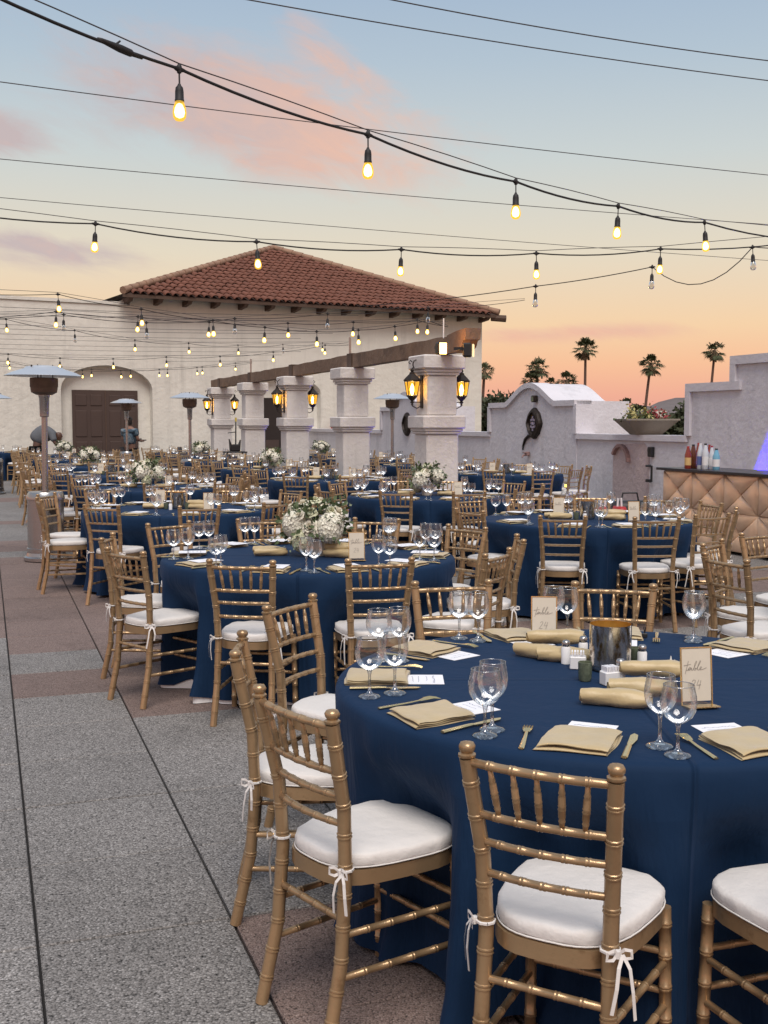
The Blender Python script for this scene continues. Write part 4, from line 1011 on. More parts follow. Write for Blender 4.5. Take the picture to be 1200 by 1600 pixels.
def chair_kit(lod, tie=0):
    n = 8 if lod == 0 else 5
    rn = 1.12 if lod == 0 else 1.12
    parts = []
    for s in (-1, 1):
        b = MB(); pts = [(s * .158, -.255, 0), (s * .150, -.205, .22), (s * .146, -.188, .44), (s * .152, -.196, .62), (s * .171, -.245, .855)]
        nd = [.085, .175, .27, .365, .46, .55, .645, .74, .835, .93] if lod < 2 else []
        bamboo(b, pts[0], pts[-1], .0180, nd, n + 2, pts[1:-1], ring=rn)
        top = Vector(pts[-1])
        b.lathe([(.0180, 0), (.0210, .003), (.0210, .008), (.0140, .012), (.0185, .018), (.0200, .026), (.0150, .034), (.001, .037)] if lod < 2 else [(.017, 0), (.018, .03), (.001, .038)], 8 if lod == 0 else 5, c=top)
        parts.append(('back_post', b.mesh('back_post', smooth=True, angle=50), 'gold'))
    for s in (-1, 1):
        b = MB(); bamboo(b, (s * .178, .175, 0), (s * .172, .165, .425), .0155, [.14, .33, .52, .71, .9] if lod < 2 else [], n, ring=rn); parts.append(('front_leg', b.mesh('front_leg', smooth=True, angle=50), 'gold'))
    def backpt(z, s):
        P = [(.146, -.188, .44), (.152, -.196, .62), (.171, -.245, .855)]
        for a, c in zip(P, P[1:]):
            if z <= c[2] + 1e-6:
                q = (z - a[2]) / (c[2] - a[2]); return Vector((s * (a[0] + (c[0] - a[0]) * q), a[1] + (c[1] - a[1]) * q, z))
    for z, r in ((.845, .0105), (.722, .0100), (.655, .0095), (.580, .0095)):
        b = MB(); A, C = backpt(z, -1), backpt(z, 1); bow = Vector((0, -.018, 0))
        bamboo(b, A, C, r, [.17, .335, .5, .665, .83] if lod < 2 else [], n, [A.lerp(C, .25) + bow * .75, A.lerp(C, .5) + bow, A.lerp(C, .75) + bow * .75], ring=rn); parts.append(('back_rail', b.mesh('rail', smooth=True, angle=50), 'gold'))
    for k in range(5):
        q = (k + 1) / 6; b = MB(); A = backpt(.845, -1).lerp(backpt(.845, 1), q); C = backpt(.722, -1).lerp(backpt(.722, 1), .5 + (q - .5) * .93)
        bw = -.018 * (1 - (2 * q - 1) ** 2); A.y += bw; C.y += bw
        if lod < 2:
            d = C - A; st = [(0, .0052), (.22, .0066), (.28, .0085), (.31, .0066), (.34, .0085), (.50, .0086), (.52, .0098), (.55, .0075), (.58, .0098), (.60, .0086), (.74, .0085), (.78, .0066), (.81, .0085), (.84, .0070), (1, .0050)]
            if lod == 1: st = [(0, .0055), (.3, .0085), (.5, .0095), (.75, .0085), (1, .005)]
            b.tube([A + d * f for f, _ in st], [r for _, r in st], 7 if lod == 0 else 5)
        else: b.tube([A, C], .007, 4)
        parts.append(('spindle', b.mesh('spindle', smooth=True), 'gold'))
    # seat frame: trapezoid ring with rounded corners
    def outline(k, m=20, sq=3.4):
        P = []
        for i in range(m):
            a = 2 * math.pi * i / m; c, s = math.cos(a), math.sin(a)
            x = math.copysign(abs(c) ** (2 / sq), c); y = math.copysign(abs(s) ** (2 / sq), s)
            w = .176 + .026 * y; P.append((x * w * k, y * .205 * k - .0))
        return P
    m = 24 if lod == 0 else 14
    b = MB(); O = outline(1.0, m); I = outline(.80, m)
    V = [(x, y, .405) for x, y in O] + [(x, y, .445) for x, y in O] + [(x, y, .445) for x, y in I] + [(x, y, .405) for x, y in I]
    F = []
    for j in range(4):
        for i in range(m): F.append((j * m + i, j * m + (i + 1) % m, ((j + 1) % 4) * m + (i + 1) % m, ((j + 1) % 4) * m + i))
    b.add(V, F); b.add([(x, y, .43) for x, y in I], [tuple(range(m))]); parts.append(('seat_frame', b.mesh('seat_frame', smooth=True, angle=40), 'gold'))
    b = MB(); V = []; F = []
    rings = [(.97, .446), (1.00, .449), (1.016, .458), (1.016, .473), (1.002, .482), (.96, .4865), (.72, .489), (.35, .4895)] if lod < 2 else [(.95, .447), (1.02, .470), (.92, .495), (.4, .507)]
    rg = random.Random(3)
    for j, (k, z) in enumerate(rings):
        for i, (x, y) in enumerate(outline(k, m, 3.0 if k > .8 else 2.4)):
            jit = (.0025 * math.sin(i * 2.3 + j) if lod == 0 and 0 < j < 6 else 0)
            V.append((x * (1 + jit * 2), y + .008, z + jit))
    V.append((0, .008, rings[-1][1] + .001))
    for j in range(len(rings) - 1):
        for i in range(m): F.append((j * m + i, j * m + (i + 1) % m, (j + 1) * m + (i + 1) % m, (j + 1) * m + i))
    o = (len(rings) - 1) * m
    for i in range(m): F.append((o + i, o + (i + 1) % m, len(V) - 1))
    b.add(V, F)
    if lod == 0:
        for kk, zz in ((1.019, .4515),):
            oo = outline(kk, 40, 3.0); b.tube([(x, y + .008, zz) for x, y in oo + oo[:1]], .0022, 5, cap=False)
    parts.append(('cushion', b.mesh('cushion', smooth=True), 'cushion'))
    # stretchers
    nds = [.2, .4, .6, .8] if lod < 2 else []
    def legpt(s, front, z): return Vector((s * (.178 - .006 * z / .425), .175 - .01 * z / .425, z)) if front else Vector((s * (.158 - .012 * z / .44), -.255 + (.05 * z / .22 if z < .22 else .05 + .017 * (z - .22) / .22), z))
    for s in (-1, 1):
        for z in (.285, .175):
            b = MB(); bamboo(b, legpt(s, 0, z + .005), legpt(s, 1, z), .0095, nds, n, ring=rn); parts.append(('side_stretcher', b.mesh('st', smooth=True, angle=50), 'gold'))
    for z, f in ((.33, 0), (.31, 1), (.21, 1)):
        b = MB(); bamboo(b, legpt(-1, f, z), legpt(1, f, z), .0095, nds, n, ring=rn); parts.append((('back_stretcher', 'front_stretcher')[f], b.mesh('st', smooth=True, angle=50), 'gold'))
    # ribbon ties at the back posts
    if lod < 2:
        for s in (-1, 1):
            b = MB(); c = Vector((s * .147, -.190, .462)); rg = random.Random(s + 4 + tie * 11); kang = rg.uniform(-.9, .9) + s * .5
            b.tube([c + Vector((math.cos(a) * .021, math.sin(a) * .021, 0)) for a in [2 * math.pi * k / 8 for k in range(9)]], .0040, 5, cap=False, flat=1.0)
            kn = c + Vector((s * .006, -.024, 0)); b.tube([kn + Vector((0, 0, .008)), kn - Vector((0, 0, .008))], .008, 6)
            for q in (-1, 1):
                lp = [kn + Vector((q * x, -y, z)) for x, y, z in ((0, 0, 0), (.014, .012, .016), (.032, .014, .012), (.034, .012, -.008), (.016, .010, -.010), (0, 0, 0))]
                b.ribbon([kn + (p - kn) * .85 for p in lp], .008, Vector((0, -1, .2)).normalized())
                L = rg.uniform(.06, .15); tl = [kn + Vector((q * x * 1.0 + s * .01, -.006 - y, -z * L / .1)) for x, y, z in ((0, 0, 0), (.013, .01, .02), (.019, .014, .055), (.022 + rg.uniform(-.01, .01), .010, .1))]
                b.ribbon(tl, .008, Vector((.2 * q, -1, 0)).normalized()); b.ribbon([p + Vector((0, .0015, 0)) for p in tl], .008, Vector((.2 * q, -1, 0)).normalized())
            b.v = [tuple(c + Matrix.Rotation(kang, 3, 'Z') @ (Vector(q) - c)) for q in b.v]
            parts.append(('tie_ribbon', b.mesh('tie'), 'ribbon'))
    return parts
CK = {}
for lod in (0, 1):
    CK[lod] = chair_kit(lod)
    alt = [[p for p in chair_kit(lod, t) if p[0] == 'tie_ribbon'] for t in (1, 2, 3)]
    CK[(lod, 'ties')] = [[p for p in CK[lod] if p[0] == 'tie_ribbon']] + alt; CK[lod] = [p for p in CK[lod] if p[0] != 'tie_ribbon']
def far_chair_kit():
    """few joined parts for chairs too small to show single rails"""
    src = chair_kit(2); grp = {}
    for nm, me, mt in src:
        key = {'back_post': 'backrest', 'back_rail': 'backrest', 'spindle': 'backrest', 'front_leg': 'leg_frame', 'side_stretcher': 'leg_frame', 'front_stretcher': 'leg_frame', 'back_stretcher': 'leg_frame', 'seat_frame': 'seat_frame', 'cushion': 'cushion'}[nm]
        b = grp.setdefault(key, (MB(), mt))[0]; b.add([v.co for v in me.vertices], [tuple(p.vertices) for p in me.polygons])
    return [(k, b.mesh(k, smooth=True, angle=50), 'cushion' if k == 'cushion' else 'gold_far') for k, (b, mt) in grp.items()]
CK[2] = far_chair_kit()

# ------------------------------------------------------------------ tables
# u, v, phrase that names the table, centrepiece
TAB = [(3.15, 1.93, 'nearest table', 'candle1'), (6.80, 1.91, 'second table of left row', 'flowers'), (10.95, 1.76, 'third table of left row', 'candle'),
       (14.63, 1.95, 'fourth table of left row', 'flowers'), (18.5, 1.9, 'fifth table of left row', 'candle'), (22.4, 1.9, 'sixth table of left row', 'flowers'),
       (26.2, 1.9, 'seventh table of left row', 'candle'), (30.0, 1.9, 'last table of left row', 'flowers'),
       (4.75, 5.05, 'table cut by right picture edge', None), (8.58, 4.93, 'table before the bar', 'candle'), (12.0, 4.79, 'flower table left of nearest pillar', 'flowers'),
       (15.9, 4.8, 'fourth table of middle row', 'candle'), (19.9, 4.9, 'fifth table of middle row', 'flowers'), (23.8, 4.9, 'sixth table of middle row', 'candle'),
       (27.7, 5.0, 'seventh table of middle row', 'flowers'), (31.4, 5.1, 'last table of middle row', 'candle'),
       (16.75, 8.1, 'first table behind the pillars', 'candle'), (20.5, 8.2, 'second table behind the pillars', 'candle'), (24.3, 8.2, 'third table behind the pillars', 'candle'), (28.0, 8.2, 'last table behind the pillars', 'flowers'),
       (33.4, .15, 'far left table at picture edge', None)]
# bearing of the back, its distance from the table centre, twist
T1C = [(251, 1.32, -10), (217, 1.25, 1), (179.5, 1.24, 4), (143, 1.43, 9), (108, 1.48, -8), (79, 1.36, -3), (41, 1.36, 0), (5, 1.34, 0), (325, 1.34, 0), (284, 1.33, 4)]
T2C = [(258, 1.29, 2), (291, 1.27, -9), (218, 1.25, 10), (179, 1.28, 3), (138, 1.44, -5), (109, 1.37, 1), (72, 1.36, 0), (33, 1.25, 11), (323, 1.39, 8), (357, 1.33, 3)]
T3C = [(251, 1.24, 10), (283, 1.31, -9), (309, 1.27, -12), (338, 1.24, 4), (16, 1.22, 0), (48, 1.32, 0), (78, 1.32, 4), (109, 1.26, -4), (138, 1.28, -12), (207, 1.20, 9)]
T4C = [(250, 1.30, 0), (288, 1.34, 3), (322, 1.32, 0), (5, 1.34, 0), (40, 1.34, 3), (75, 1.34, 0), (104, 1.34, 0), (133, 1.55, 0), (165, 1.45, 3), (198, 1.30, 6)]
TXC = [(155, 1.31, -10), (189, 1.36, 13), (122, 1.34, 0), (224, 1.36, 0), (252, 1.34, 0), (288, 1.34, 0), (324, 1.34, 0), (0, 1.34, 0), (36, 1.34, 0), (80, 1.34, 0)]
CHB = {0: T1C, 1: T2C, 9: T3C, 2: T4C, 8: TXC}
TR, TH = .914, .76
def cloth_mesh(seed, liner=False, bears=None):
    """floor-length cloth: rounded rim, sharp irregular folds, pushed in where a chair stands against it"""
    rng = random.Random(seed); n = 300
    bears = bears or [252 + 36 * k for k in range(10)]
    fl = []; th = rng.uniform(0, .3)
    while th < 6.283:
        fl.append((th, rng.uniform(.5, 1.0), rng.uniform(.045, .095))); th += rng.uniform(.22, .46)
    def near(th):
        d = min(abs((math.degrees(th) - b + 180) % 360 - 180) for b in bears); return math.exp(-(d / 12.0) ** 4)
    def fold(th):
        x = 0
        for c, a, w in fl:
            d = abs((th - c + math.pi) % (2 * math.pi) - math.pi); x = max(x, a * math.exp(-(d / w) ** 2))
        return x
    FO = [fold(2 * math.pi * k / n) for k in range(n)]; NE = [near(2 * math.pi * k / n) for k in range(n)]
    prof = [(.001, TH), (.30, TH), (.60, TH), (.80, TH), (.895, TH), (.909, TH - .003), (.918, TH - .009), (.923, TH - .020), (.925, TH - .05), (.926, .66), (.927, .61), (.928, .56), (.928, .51), (.928, .46), (.930, .40), (.932, .33), (.934, .25), (.936, .17), (.938, .09), (.94, .018)]
    if liner: prof = [(.930, .17), (.932, .10), (.936, .004)]
    V = []; F = []
    for r, z in prof:
        hang = min(1, max(0, (TH - .03 - z) / (TH - .05)))
        push = min(1, max(0, (.68 - z) / .20)); push = push * push * (3 - 2 * push)
        for k in range(n):
            th = 2 * math.pi * k / n; rr = r; zz = z
            if r > .918:
                rr += hang ** .75 * .15 * (FO[k] - .28) * (1 - .55 * NE[k]) - push * .125 * NE[k] + hang ** .6 * .0035 * (math.sin(31 * th + 7 * z + seed) + math.sin(47 * th - 11 * z) + math.sin(19 * th + 23 * z + seed * 2))
                if z < .06 and not liner: rr += .018 * (.4 + FO[k])
            if z < .1 and not liner:
                zz += .004 + .006 * math.sin(3 * th + seed)
                dg = math.degrees(th)
                if seed == 2 and 185 < dg < 242: zz += .040 * max(0, math.sin(dg * .33 + .6)) * max(0, math.sin((dg - 185) / 57 * math.pi))
            V.append((rr * math.cos(th), rr * math.sin(th), zz))
    L = len(prof)
    for i in range(L - 1):
        for k in range(n): F.append((i * n + k, (i + 1) * n + k, (i + 1) * n + (k + 1) % n, i * n + (k + 1) % n))
    b = MB(); b.add(V, F); return b.mesh('tablecloth', smooth=True)
CLOTH = [cloth_mesh(s) for s in (1, 5, 3, 4)]
def table_under():
    b = MB(); b.lathe([(.001, .715), (.90, .715), (.905, .72), (.905, .75), (.90, .754), (.001, .754)], 40); top = b.mesh('tabletop')
    leg = MB(); leg.tube([(0, 0, 0), (0, 0, .71)], .016, 8); leg = leg.mesh('leg')
    return top, leg
TTOP, TLEG = table_under()
tables = []
SMALL = {'nearest table': 'the nearest table'}
for i, (u, v, ph, cp) in enumerate(TAB):
    p = uv(u, v); rz = [R(37), R(8), R(60), R(22)][i % 4] * 0
    cm = cloth_mesh(i + 1, bears=[q[0] for q in CHB[i]]) if i in CHB else CLOTH[i % 4]
    o = obj('tablecloth', cm, MT['navy'], loc=p); tag(o, f'navy blue floor-length cloth on the {ph}', 'tablecloth', 'navy round tablecloths')
    if i in (0, 1):
        t = thing('round_table', f'folding round banquet table under the navy cloth of the {ph}', 'table', p)
        obj('tabletop', TTOP, MT['bar_body'], t)
        for a in range(4): obj('leg', TLEG, MT['iron'], t, (.62 * math.cos(a * 1.571 + .6), .62 * math.sin(a * 1.571 + .6), 0))
    tables.append((p, ph, cp))
# white liner hem peeking out below the second table's cloth
o = obj('cloth_liner', cloth_mesh(2, liner=True, bears=[q[0] for q in T2C]), MT['liner'], loc=tables[1][0]); tag(o, 'white under-cloth hem peeking below the second table of left row', 'tablecloth')

# ------------------------------------------------------------------ chairs round the tables
WORDS = ['twelve', 'one', 'two', 'three', 'four', 'five', 'six', 'seven', 'eight', 'nine', 'ten', 'eleven']
def clock(bear):
    """bearing (deg, 0 right, 90 far) as a clock place seen from the camera, six nearest"""
    h = ((90 - bear) % 360) / 30
    return WORDS[int(round(h)) % 12]
rng = random.Random(21)
SET = {}
chairs_made = 0
for i, (p, ph, cp) in enumerate(tables):
    lst = CHB.get(i)
    if lst is None: lst = [(252 + 36 * k + rng.uniform(-3, 3), 1.31 + rng.uniform(-.04, .09), rng.uniform(-8, 8)) for k in range(10)]
    d = p.y; lod = 0 if i in (0, 1, 8) else (1 if d < 19 else 2)
    used = set(); SET[i] = []
    for be, rb, tw in lst:
        be %= 360; a = R(be); SET[i].append(be)
        hd = a + math.pi + R(tw); c = p + Vector((math.cos(a), math.sin(a), 0)) * rb + Vector((math.cos(hd), math.sin(hd), 0)) * .245
        px = proj((c.x, c.y, .5))
        if not (-130 < px[0] < 1330) or px[1] > 1900: continue
        bk = p + Vector((math.cos(a), math.sin(a), 0)) * rb
        if any((uv(*q) - bk).length < .50 for q in PILL): continue
        if any(math.hypot(h[0] - bk.x, h[1] - bk.y) < .34 for h in HEAT): continue
        if touv(bk)[1] > 10.4: continue
        w = clock(be)
        if w in used: w = 'about ' + WORDS[(WORDS.index(w) + (1 if ((90 - be) % 360) / 30 > round(((90 - be) % 360) / 30) else -1)) % 12]
        used.add(w)
        t = thing('chiavari_chair', f'gold bamboo-style chair with white cushion, {w} o\'clock at the {ph}', 'chair', (c.x, c.y, 0), hd - math.pi / 2, f'gold chairs round the {ph}')
        kit([(n, m, MT[mt]) for n, m, mt in CK[lod] + (CK[(lod, 'ties')][chairs_made % 4] if lod < 2 else [])], t); chairs_made += 1

# ------------------------------------------------------------------ place settings
def glass_kits():
    out = {}
    for nm, sc, w in (('wine', 1.0, 1.0), ('water', .96, 1.13)):
        bowl = [(.006, .086), (.018, .092), (.031, .104), (.0395, .121), (.0425, .140), (.0410, .160), (.0370, .180), (.0355, .190)]
        stem = [(.001, .0), (.034, .0), (.035, .003), (.030, .007), (.012, .012), (.0055, .020), (.0042, .045), (.0045, .070), (.0075, .084), (.010, .089), (.001, .090)]
        bw = [(r * w * sc, z * sc) for r, z in bowl]; stp = [(r * sc, z * sc) for r, z in stem]
        for lod, n in ((0, 24), (1, 10)):
            b = MB(); b.lathe(bw, n); bm = b.mesh('bowl', smooth=True)
            b = MB(); b.tube([(bw[-1][0] * math.cos(6.2832 * k / n), bw[-1][0] * math.sin(6.2832 * k / n), bw[-1][1]) for k in range(n + 1)], .0011, 5, cap=False); rm = b.mesh('rim', smooth=True)
            b = MB(); b.lathe(stp, n); sm = b.mesh('stem', smooth=True, angle=60)
            out[(nm, lod)] = (bm, sm, rm)
        b = MB(); b.lathe(bw, 10); b.cur = 1; b.lathe([(r, z) for r, z in stp[1:-1]], 8); out[(nm, 2)] = b.mesh('glass', smooth=True)
    return out
GK = glass_kits()
def napkin_mesh():
    b = MB(); V = []; F = []; w, d = .092, .10; nx, ny = 10, 8
    # folded packet: soft slab with three visible layers at the near edge
    for lay, (z0, th, sx, sy) in enumerate(((0, .009, 1.0, 1.0), (.009, .009, .985, .97), (.018, .009, .965, .94))):
        b.bbox((.002 * lay * (-1) ** lay, .004 * lay, z0 + th / 2 + .0004), (w * 2 * sx, d * 2 * sy, th), .0042)
    return b.mesh('napkin', smooth=True, angle=55)
def napkin_soft(seed):
    """a cloth folded back and forth; rounded folds front and back, open layers at the sides"""
    rng = random.Random(seed); b = MB(); nx = 12; lay = .0062
    P = []
    for k in range(4):
        d = .100 - .0025 * k; ys = [d - 2 * d * q / 10 for q in range(11)]
        if k % 2: ys = ys[::-1]
        for y in ys: P.append((y, .0012 + k * lay))
        if k < 3:
            e = -1 if k % 2 == 0 else 1
            P.append((e * (d + .003), .0012 + (k + .25) * lay)); P.append((e * (d + .0035), .0012 + (k + .6) * lay))
    V = []; F = []; m = len(P)
    for i in range(nx + 1):
        f = i / nx * 2 - 1
        for j, (y, z) in enumerate(P):
            L = z / lay; w = .093 - .0012 * L + .0015 * math.sin(L * 2.1 + seed)
            edge = abs(f) ** 6
            zz = z * (1 - .25 * edge) + (.0016 * math.sin(f * 4 + y * 40 + seed) + .0012 * math.sin(y * 75 - f * 3 + seed * 2)) * min(1, L / 2)
            V.append((f * w + .003 * math.sin(y * 30 + seed + L), y + .004 * math.sin(f * 2.2 + seed * 1.3 + L * .4) + .010 * f * math.sin(seed * 2.0), max(zz, .0006)))
    for i in range(nx):
        for j in range(m - 1): a = i * m + j; F.append((a, a + m, a + m + 1, a + 1))
    b.add(V, F); return b.mesh('napkin', smooth=True)
NAPS = [napkin_soft(s) for s in (1, 2, 3)]
def cards():
    out = []; rng = random.Random(8)
    for k in range(3):
        b = MB(); b.box((0, 0, .0009), (.132, .17, .0012))
        b.cur = 1; x = -.052; pts = []
        while x < .052: pts.append((x, .052 + rng.uniform(-.004, .005), 0)); x += rng.uniform(.0025, .0055)
        b.ribbon(pts, .0022, Vector((0, 0, 1)), .0018)
        for yy, xe in ((.030, .03), (.004, .045), (-.016, .04)): b.ribbon([(-.045 + q * .006, yy + rng.uniform(-.002, .002), 0) for q in range(int((xe + .045) / .006))], .0016, Vector((0, 0, 1)), .0018)
        out.append(b.mesh('card'))
    return out
CARDS = cards()
def flatware():
    b = MB(); pts = [(0, -.095, .003), (0, -.05, .004), (0, .0, .005), (0, .035, .007)]
    b.tube(pts, [.0055, .005, .0038, .0032], 6, flat=.45)
    b.tube([(0, .035, .007), (0, .055, .009)], [.006, .0105], 6, flat=.25)
    for k in (-1.5, -.5, .5, 1.5): b.tube([(k * .0055, .052, .009), (k * .0058, .075, .010), (k * .0056, .098, .006)], [.0020, .0019, .0012], 4)
    fork = b.mesh('fork', smooth=True, angle=50)
    b = MB(); b.tube([(0, -.11, .004), (0, -.02, .005), (0, 0, .005)], [.0062, .0055, .0042], 6, flat=.55)
    V = [(-.005, 0, .003), (.005, 0, .003), (.0105, .05, .003), (.0085, .092, .003), (.0, .105, .003), (-.006, .085, .003)]
    b.add(V + [(x, y, z + .0018) for x, y, z in V], [(5, 4, 3, 2, 1, 0), (6, 7, 8, 9, 10, 11)] + [(k, (k + 1) % 6, (k + 1) % 6 + 6, k + 6) for k in range(6)])
    return fork, b.mesh('knife', smooth=True, angle=40)
FORK, KNIFE = flatware()
rng = random.Random(77)
nglass = 0
def local(p, be, x, y):
    """setting frame: -y towards the diner at bearing be"""
    th = R(be) + math.pi / 2; return Vector((p.x + x * math.cos(th) - y * math.sin(th), p.y + x * math.sin(th) + y * math.cos(th), TH + .0008)), th
for i, (p, ph, cp) in enumerate(tables):
    d = p.y; det = 0 if i in (0, 1) else (1 if d < 11.5 else (2 if d < 19 else 3))
    seen = set()
    for k, be in enumerate(SET[i]):
        w = clock(be)
        if w in seen: w = 'about ' + WORDS[(WORDS.index(w) + 1) % 12]
        seen.add(w); pl = f"{w} o'clock of the {ph}"
        c0, _ = local(p, be, 0, -.78)
        px = proj(c0)
        if not (-60 < px[0] < 1260): continue
        far = det == 3
        J = lambda s: rng.uniform(-s, s)
        gl = [('wine', .195, -.735), ('water', .245, -.80)]
        if far: gl = [('wine', .19, -.74)] + ([('water', .25, -.78)] if k % 3 == 0 and d < 26 else [])
        for nm, x, y in gl:
            q, th = local(p, be, x + J(.012), y + J(.012) if i else y + J(.008)); nglass += 1
            lab = f"clear {'smaller wine' if nm == 'wine' else 'rounder water'} glass, {pl}"
            if det <= 1:
                t = thing(nm + '_glass', lab, 'glass', q, J(3), f'glasses on the {ph}')
                bm, sm, rm = GK[(nm, det)]; obj('bowl', bm, MT['glass'], t); obj('rim', rm, MT['glass_rim'], t); obj('stem', sm, MT['glass_stem'], t)
            else:
                o = obj(nm + '_glass', GK[(nm, 2)], [MT['glass'], MT['glass_stem']], loc=q); tag(o, lab, 'glass', f'glasses on the {ph}')
        q, th = local(p, be, J(.012), -.775 + J(.012)); rz = th + J(.10)
        o = obj('folded_napkin', NAPS[(k + i) % 3], MT['napkin'], loc=q, rot=(0, 0, rz)); tag(o, f'folded gold satin napkin, {pl}', 'napkin', f'napkins on the {ph}')
        if not far:
            top = i != 0
            q, th = local(p, be, (.01 if top else .0) + J(.02), -.735 if top else -.655)
            if top: q.z += .0225
            o = obj('menu_card', CARDS[k % 3], [MT['paper'], MT['ink_blue']], loc=q, rot=(0, 0, rz + J(.12))); tag(o, f'white handwritten menu card, {pl}', 'card', f'menu cards on the {ph}')
        if det <= 1:
            q, th = local(p, be, -.150 + J(.01), -.76 + J(.02)); o = obj('fork', FORK, MT['flatware'], loc=q, rot=(0, 0, th + J(.12))); o.scale = (1.3, 1.1, 1.2); tag(o, f'gold fork, {pl}', 'fork', f'forks on the {ph}')
            q, th = local(p, be, .135 + J(.01), -.775 + J(.02)); o = obj('knife', KNIFE, MT['flatware'], loc=q, rot=(0, 0, th + J(.10))); o.scale = (1.35, 1.05, 1.2); tag(o, f'gold butter knife, {pl}', 'knife', f'knives on the {ph}')

# ------------------------------------------------------------------ centrepieces
WORD = [[(.09, .98), (.07, .6), (.04, .2), (.02, -.08)], [(-.10, .60), (.05, .64), (.22, .70)],
        [(.04, .25), (.10, .2), (.26, .42), (.19, .46), (.13, .32), (.18, .2), (.27, .32), (.29, .42), (.29, .24), (.34, .2), (.42, .5), (.49, .86), (.46, .97), (.41, .72), (.40, .26), (.45, .2), (.50, .30), (.47, .40), (.44, .34), (.53, .34),
         (.62, .68), (.67, .92), (.64, .99), (.58, .66), (.56, .27), (.62, .2), (.70, .30), (.76, .43), (.71, .48), (.67, .36), (.71, .22), (.82, .25), (.98, .38)]]
NUM = [[(.25, .78), (.32, .96), (.44, .92), (.45, .72), (.24, .06), (.50, .08)], [(.66, .95), (.58, .42), (.84, .46)], [(.80, .90), (.76, .02)]]
def sign_kit(num):
    fr = MB(); w, h = .096, .172
    for x in (-w / 2, w / 2): fr.box((x, 0, h / 2), (.003, .006, h))
    fr.box((0, 0, h), (w + .003, .006, .003)); fr.box((0, -.026, .002), (w + .003, .056, .003))
    ac = MB(); ac.box((0, .0045, h / 2), (w, .0015, h - .003))
    pap = MB(); pap.box((0, 0, h / 2 + .006), (w - .006, .003, h - .016))
    tx = MB(); sc = .066
    def draw(strokes, x0, z0, s, sz):
        for st in strokes:
            P = [Vector((x0 + x * s + (z - .3) * .006, -.0024, z0 + z * sz)) for x, z in st]
            # densify
            Q = []
            for a, c in zip(P, P[1:]): Q += [a, a.lerp(c, .5)]
            Q.append(P[-1]); tx.ribbon(Q, .0017, Vector((0, -1, 0)), .0)
    draw(WORD, -.035, .098, .068, .036)
    if num: draw(NUM, -.030, .048, .050, .030)
    return [('frame', fr.mesh('frame'), MT['flatware']), ('backing', ac.mesh('backing'), MT['glass']), ('paper', pap.mesh('paper'), MT['kraft'], [('lettering', tx.mesh('lettering'), MT['ink'])])]
SG, SG0 = sign_kit(True), sign_kit(False)
def sign(p, rz, lab, grp, kitx=None):
    t = thing('table_sign', lab, 'sign', (p[0], p[1], TH + .001), rz, grp); t.rotation_euler = (R(-6), 0, rz); kit(kitx or SG0, t)
def roll_mesh(seed):
    rng = random.Random(seed); b = MB(); L = .20; n = 12; V = []; F = []; m = 16
    for i in range(n + 1):
        f = i / n; x = -L / 2 + L * f; r0 = .029 * (1 - .18 * abs(2 * f - 1) ** 3) * (1 + .08 * math.sin(f * 9 + seed))
        for k in range(m):
            a = 6.2832 * k / m; r = r0 * (1 + .10 * math.cos(2 * a + f * 3 + seed) + .05 * math.sin(5 * a + f * 8 + seed * 2) + .04 * math.sin(f * 23 + a * 2)); V.append((x + .004 * math.sin(a * 2), r * math.cos(a), .026 + r * .86 * math.sin(a)))
    for i in range(n):
        for k in range(m): F.append((i * m + k, i * m + (k + 1) % m, (i + 1) * m + (k + 1) % m, (i + 1) * m + k))
    b.add(V, F)
    for e, x in ((0, -L / 2), (n, L / 2)):       # spiral of cloth at each end
        pts = [(x, .019 * (1 - q / 22) * math.cos(q * .75), .022 + .017 * (1 - q / 22) * math.sin(q * .75)) for q in range(20)]
        b.ribbon(pts, .012, Vector((1, 0, 0)).cross(Vector((0, 0, 1))))
        V2 = [V[e * m + k] for k in range(m)]; c = (x + (.010 if e == 0 else -.010), 0, .022); b.add(V2 + [c], [(k, (k + 1) % m, m) for k in range(m)])
    return b.mesh('rolled_napkin', smooth=True)
ROLL = [roll_mesh(s) for s in (1, 2, 3)]
def roll(p, z, rz, k, lab, grp):
    o = obj('rolled_napkin', ROLL[k % 3], MT['napkin'], loc=(p[0], p[1], TH + .001 + z), rot=(0, 0, rz)); tag(o, lab, 'napkin', grp)
def vase_mesh():
    b = MB(); b.lathe([(.001, .004), (.060, .004), (.066, .012), (.070, .03), (.071, .158), (.0715, .160)], 32); o1 = b.mesh('vase', smooth=True, angle=50)
    b = MB(); b.lathe([(.0695, .1595), (.068, .02), (.001, .02)], 32); return o1, b.mesh('lining', smooth=True)
VM, VMI = vase_mesh()
def vase(p, lab, grp=None):
    t = thing('candle_vase', lab, 'vase', (p[0], p[1], TH), 0, grp); obj('glass_body', VM, MT['mercury'], t); obj('gold_lining', VMI, MT['mercury_in'], t)
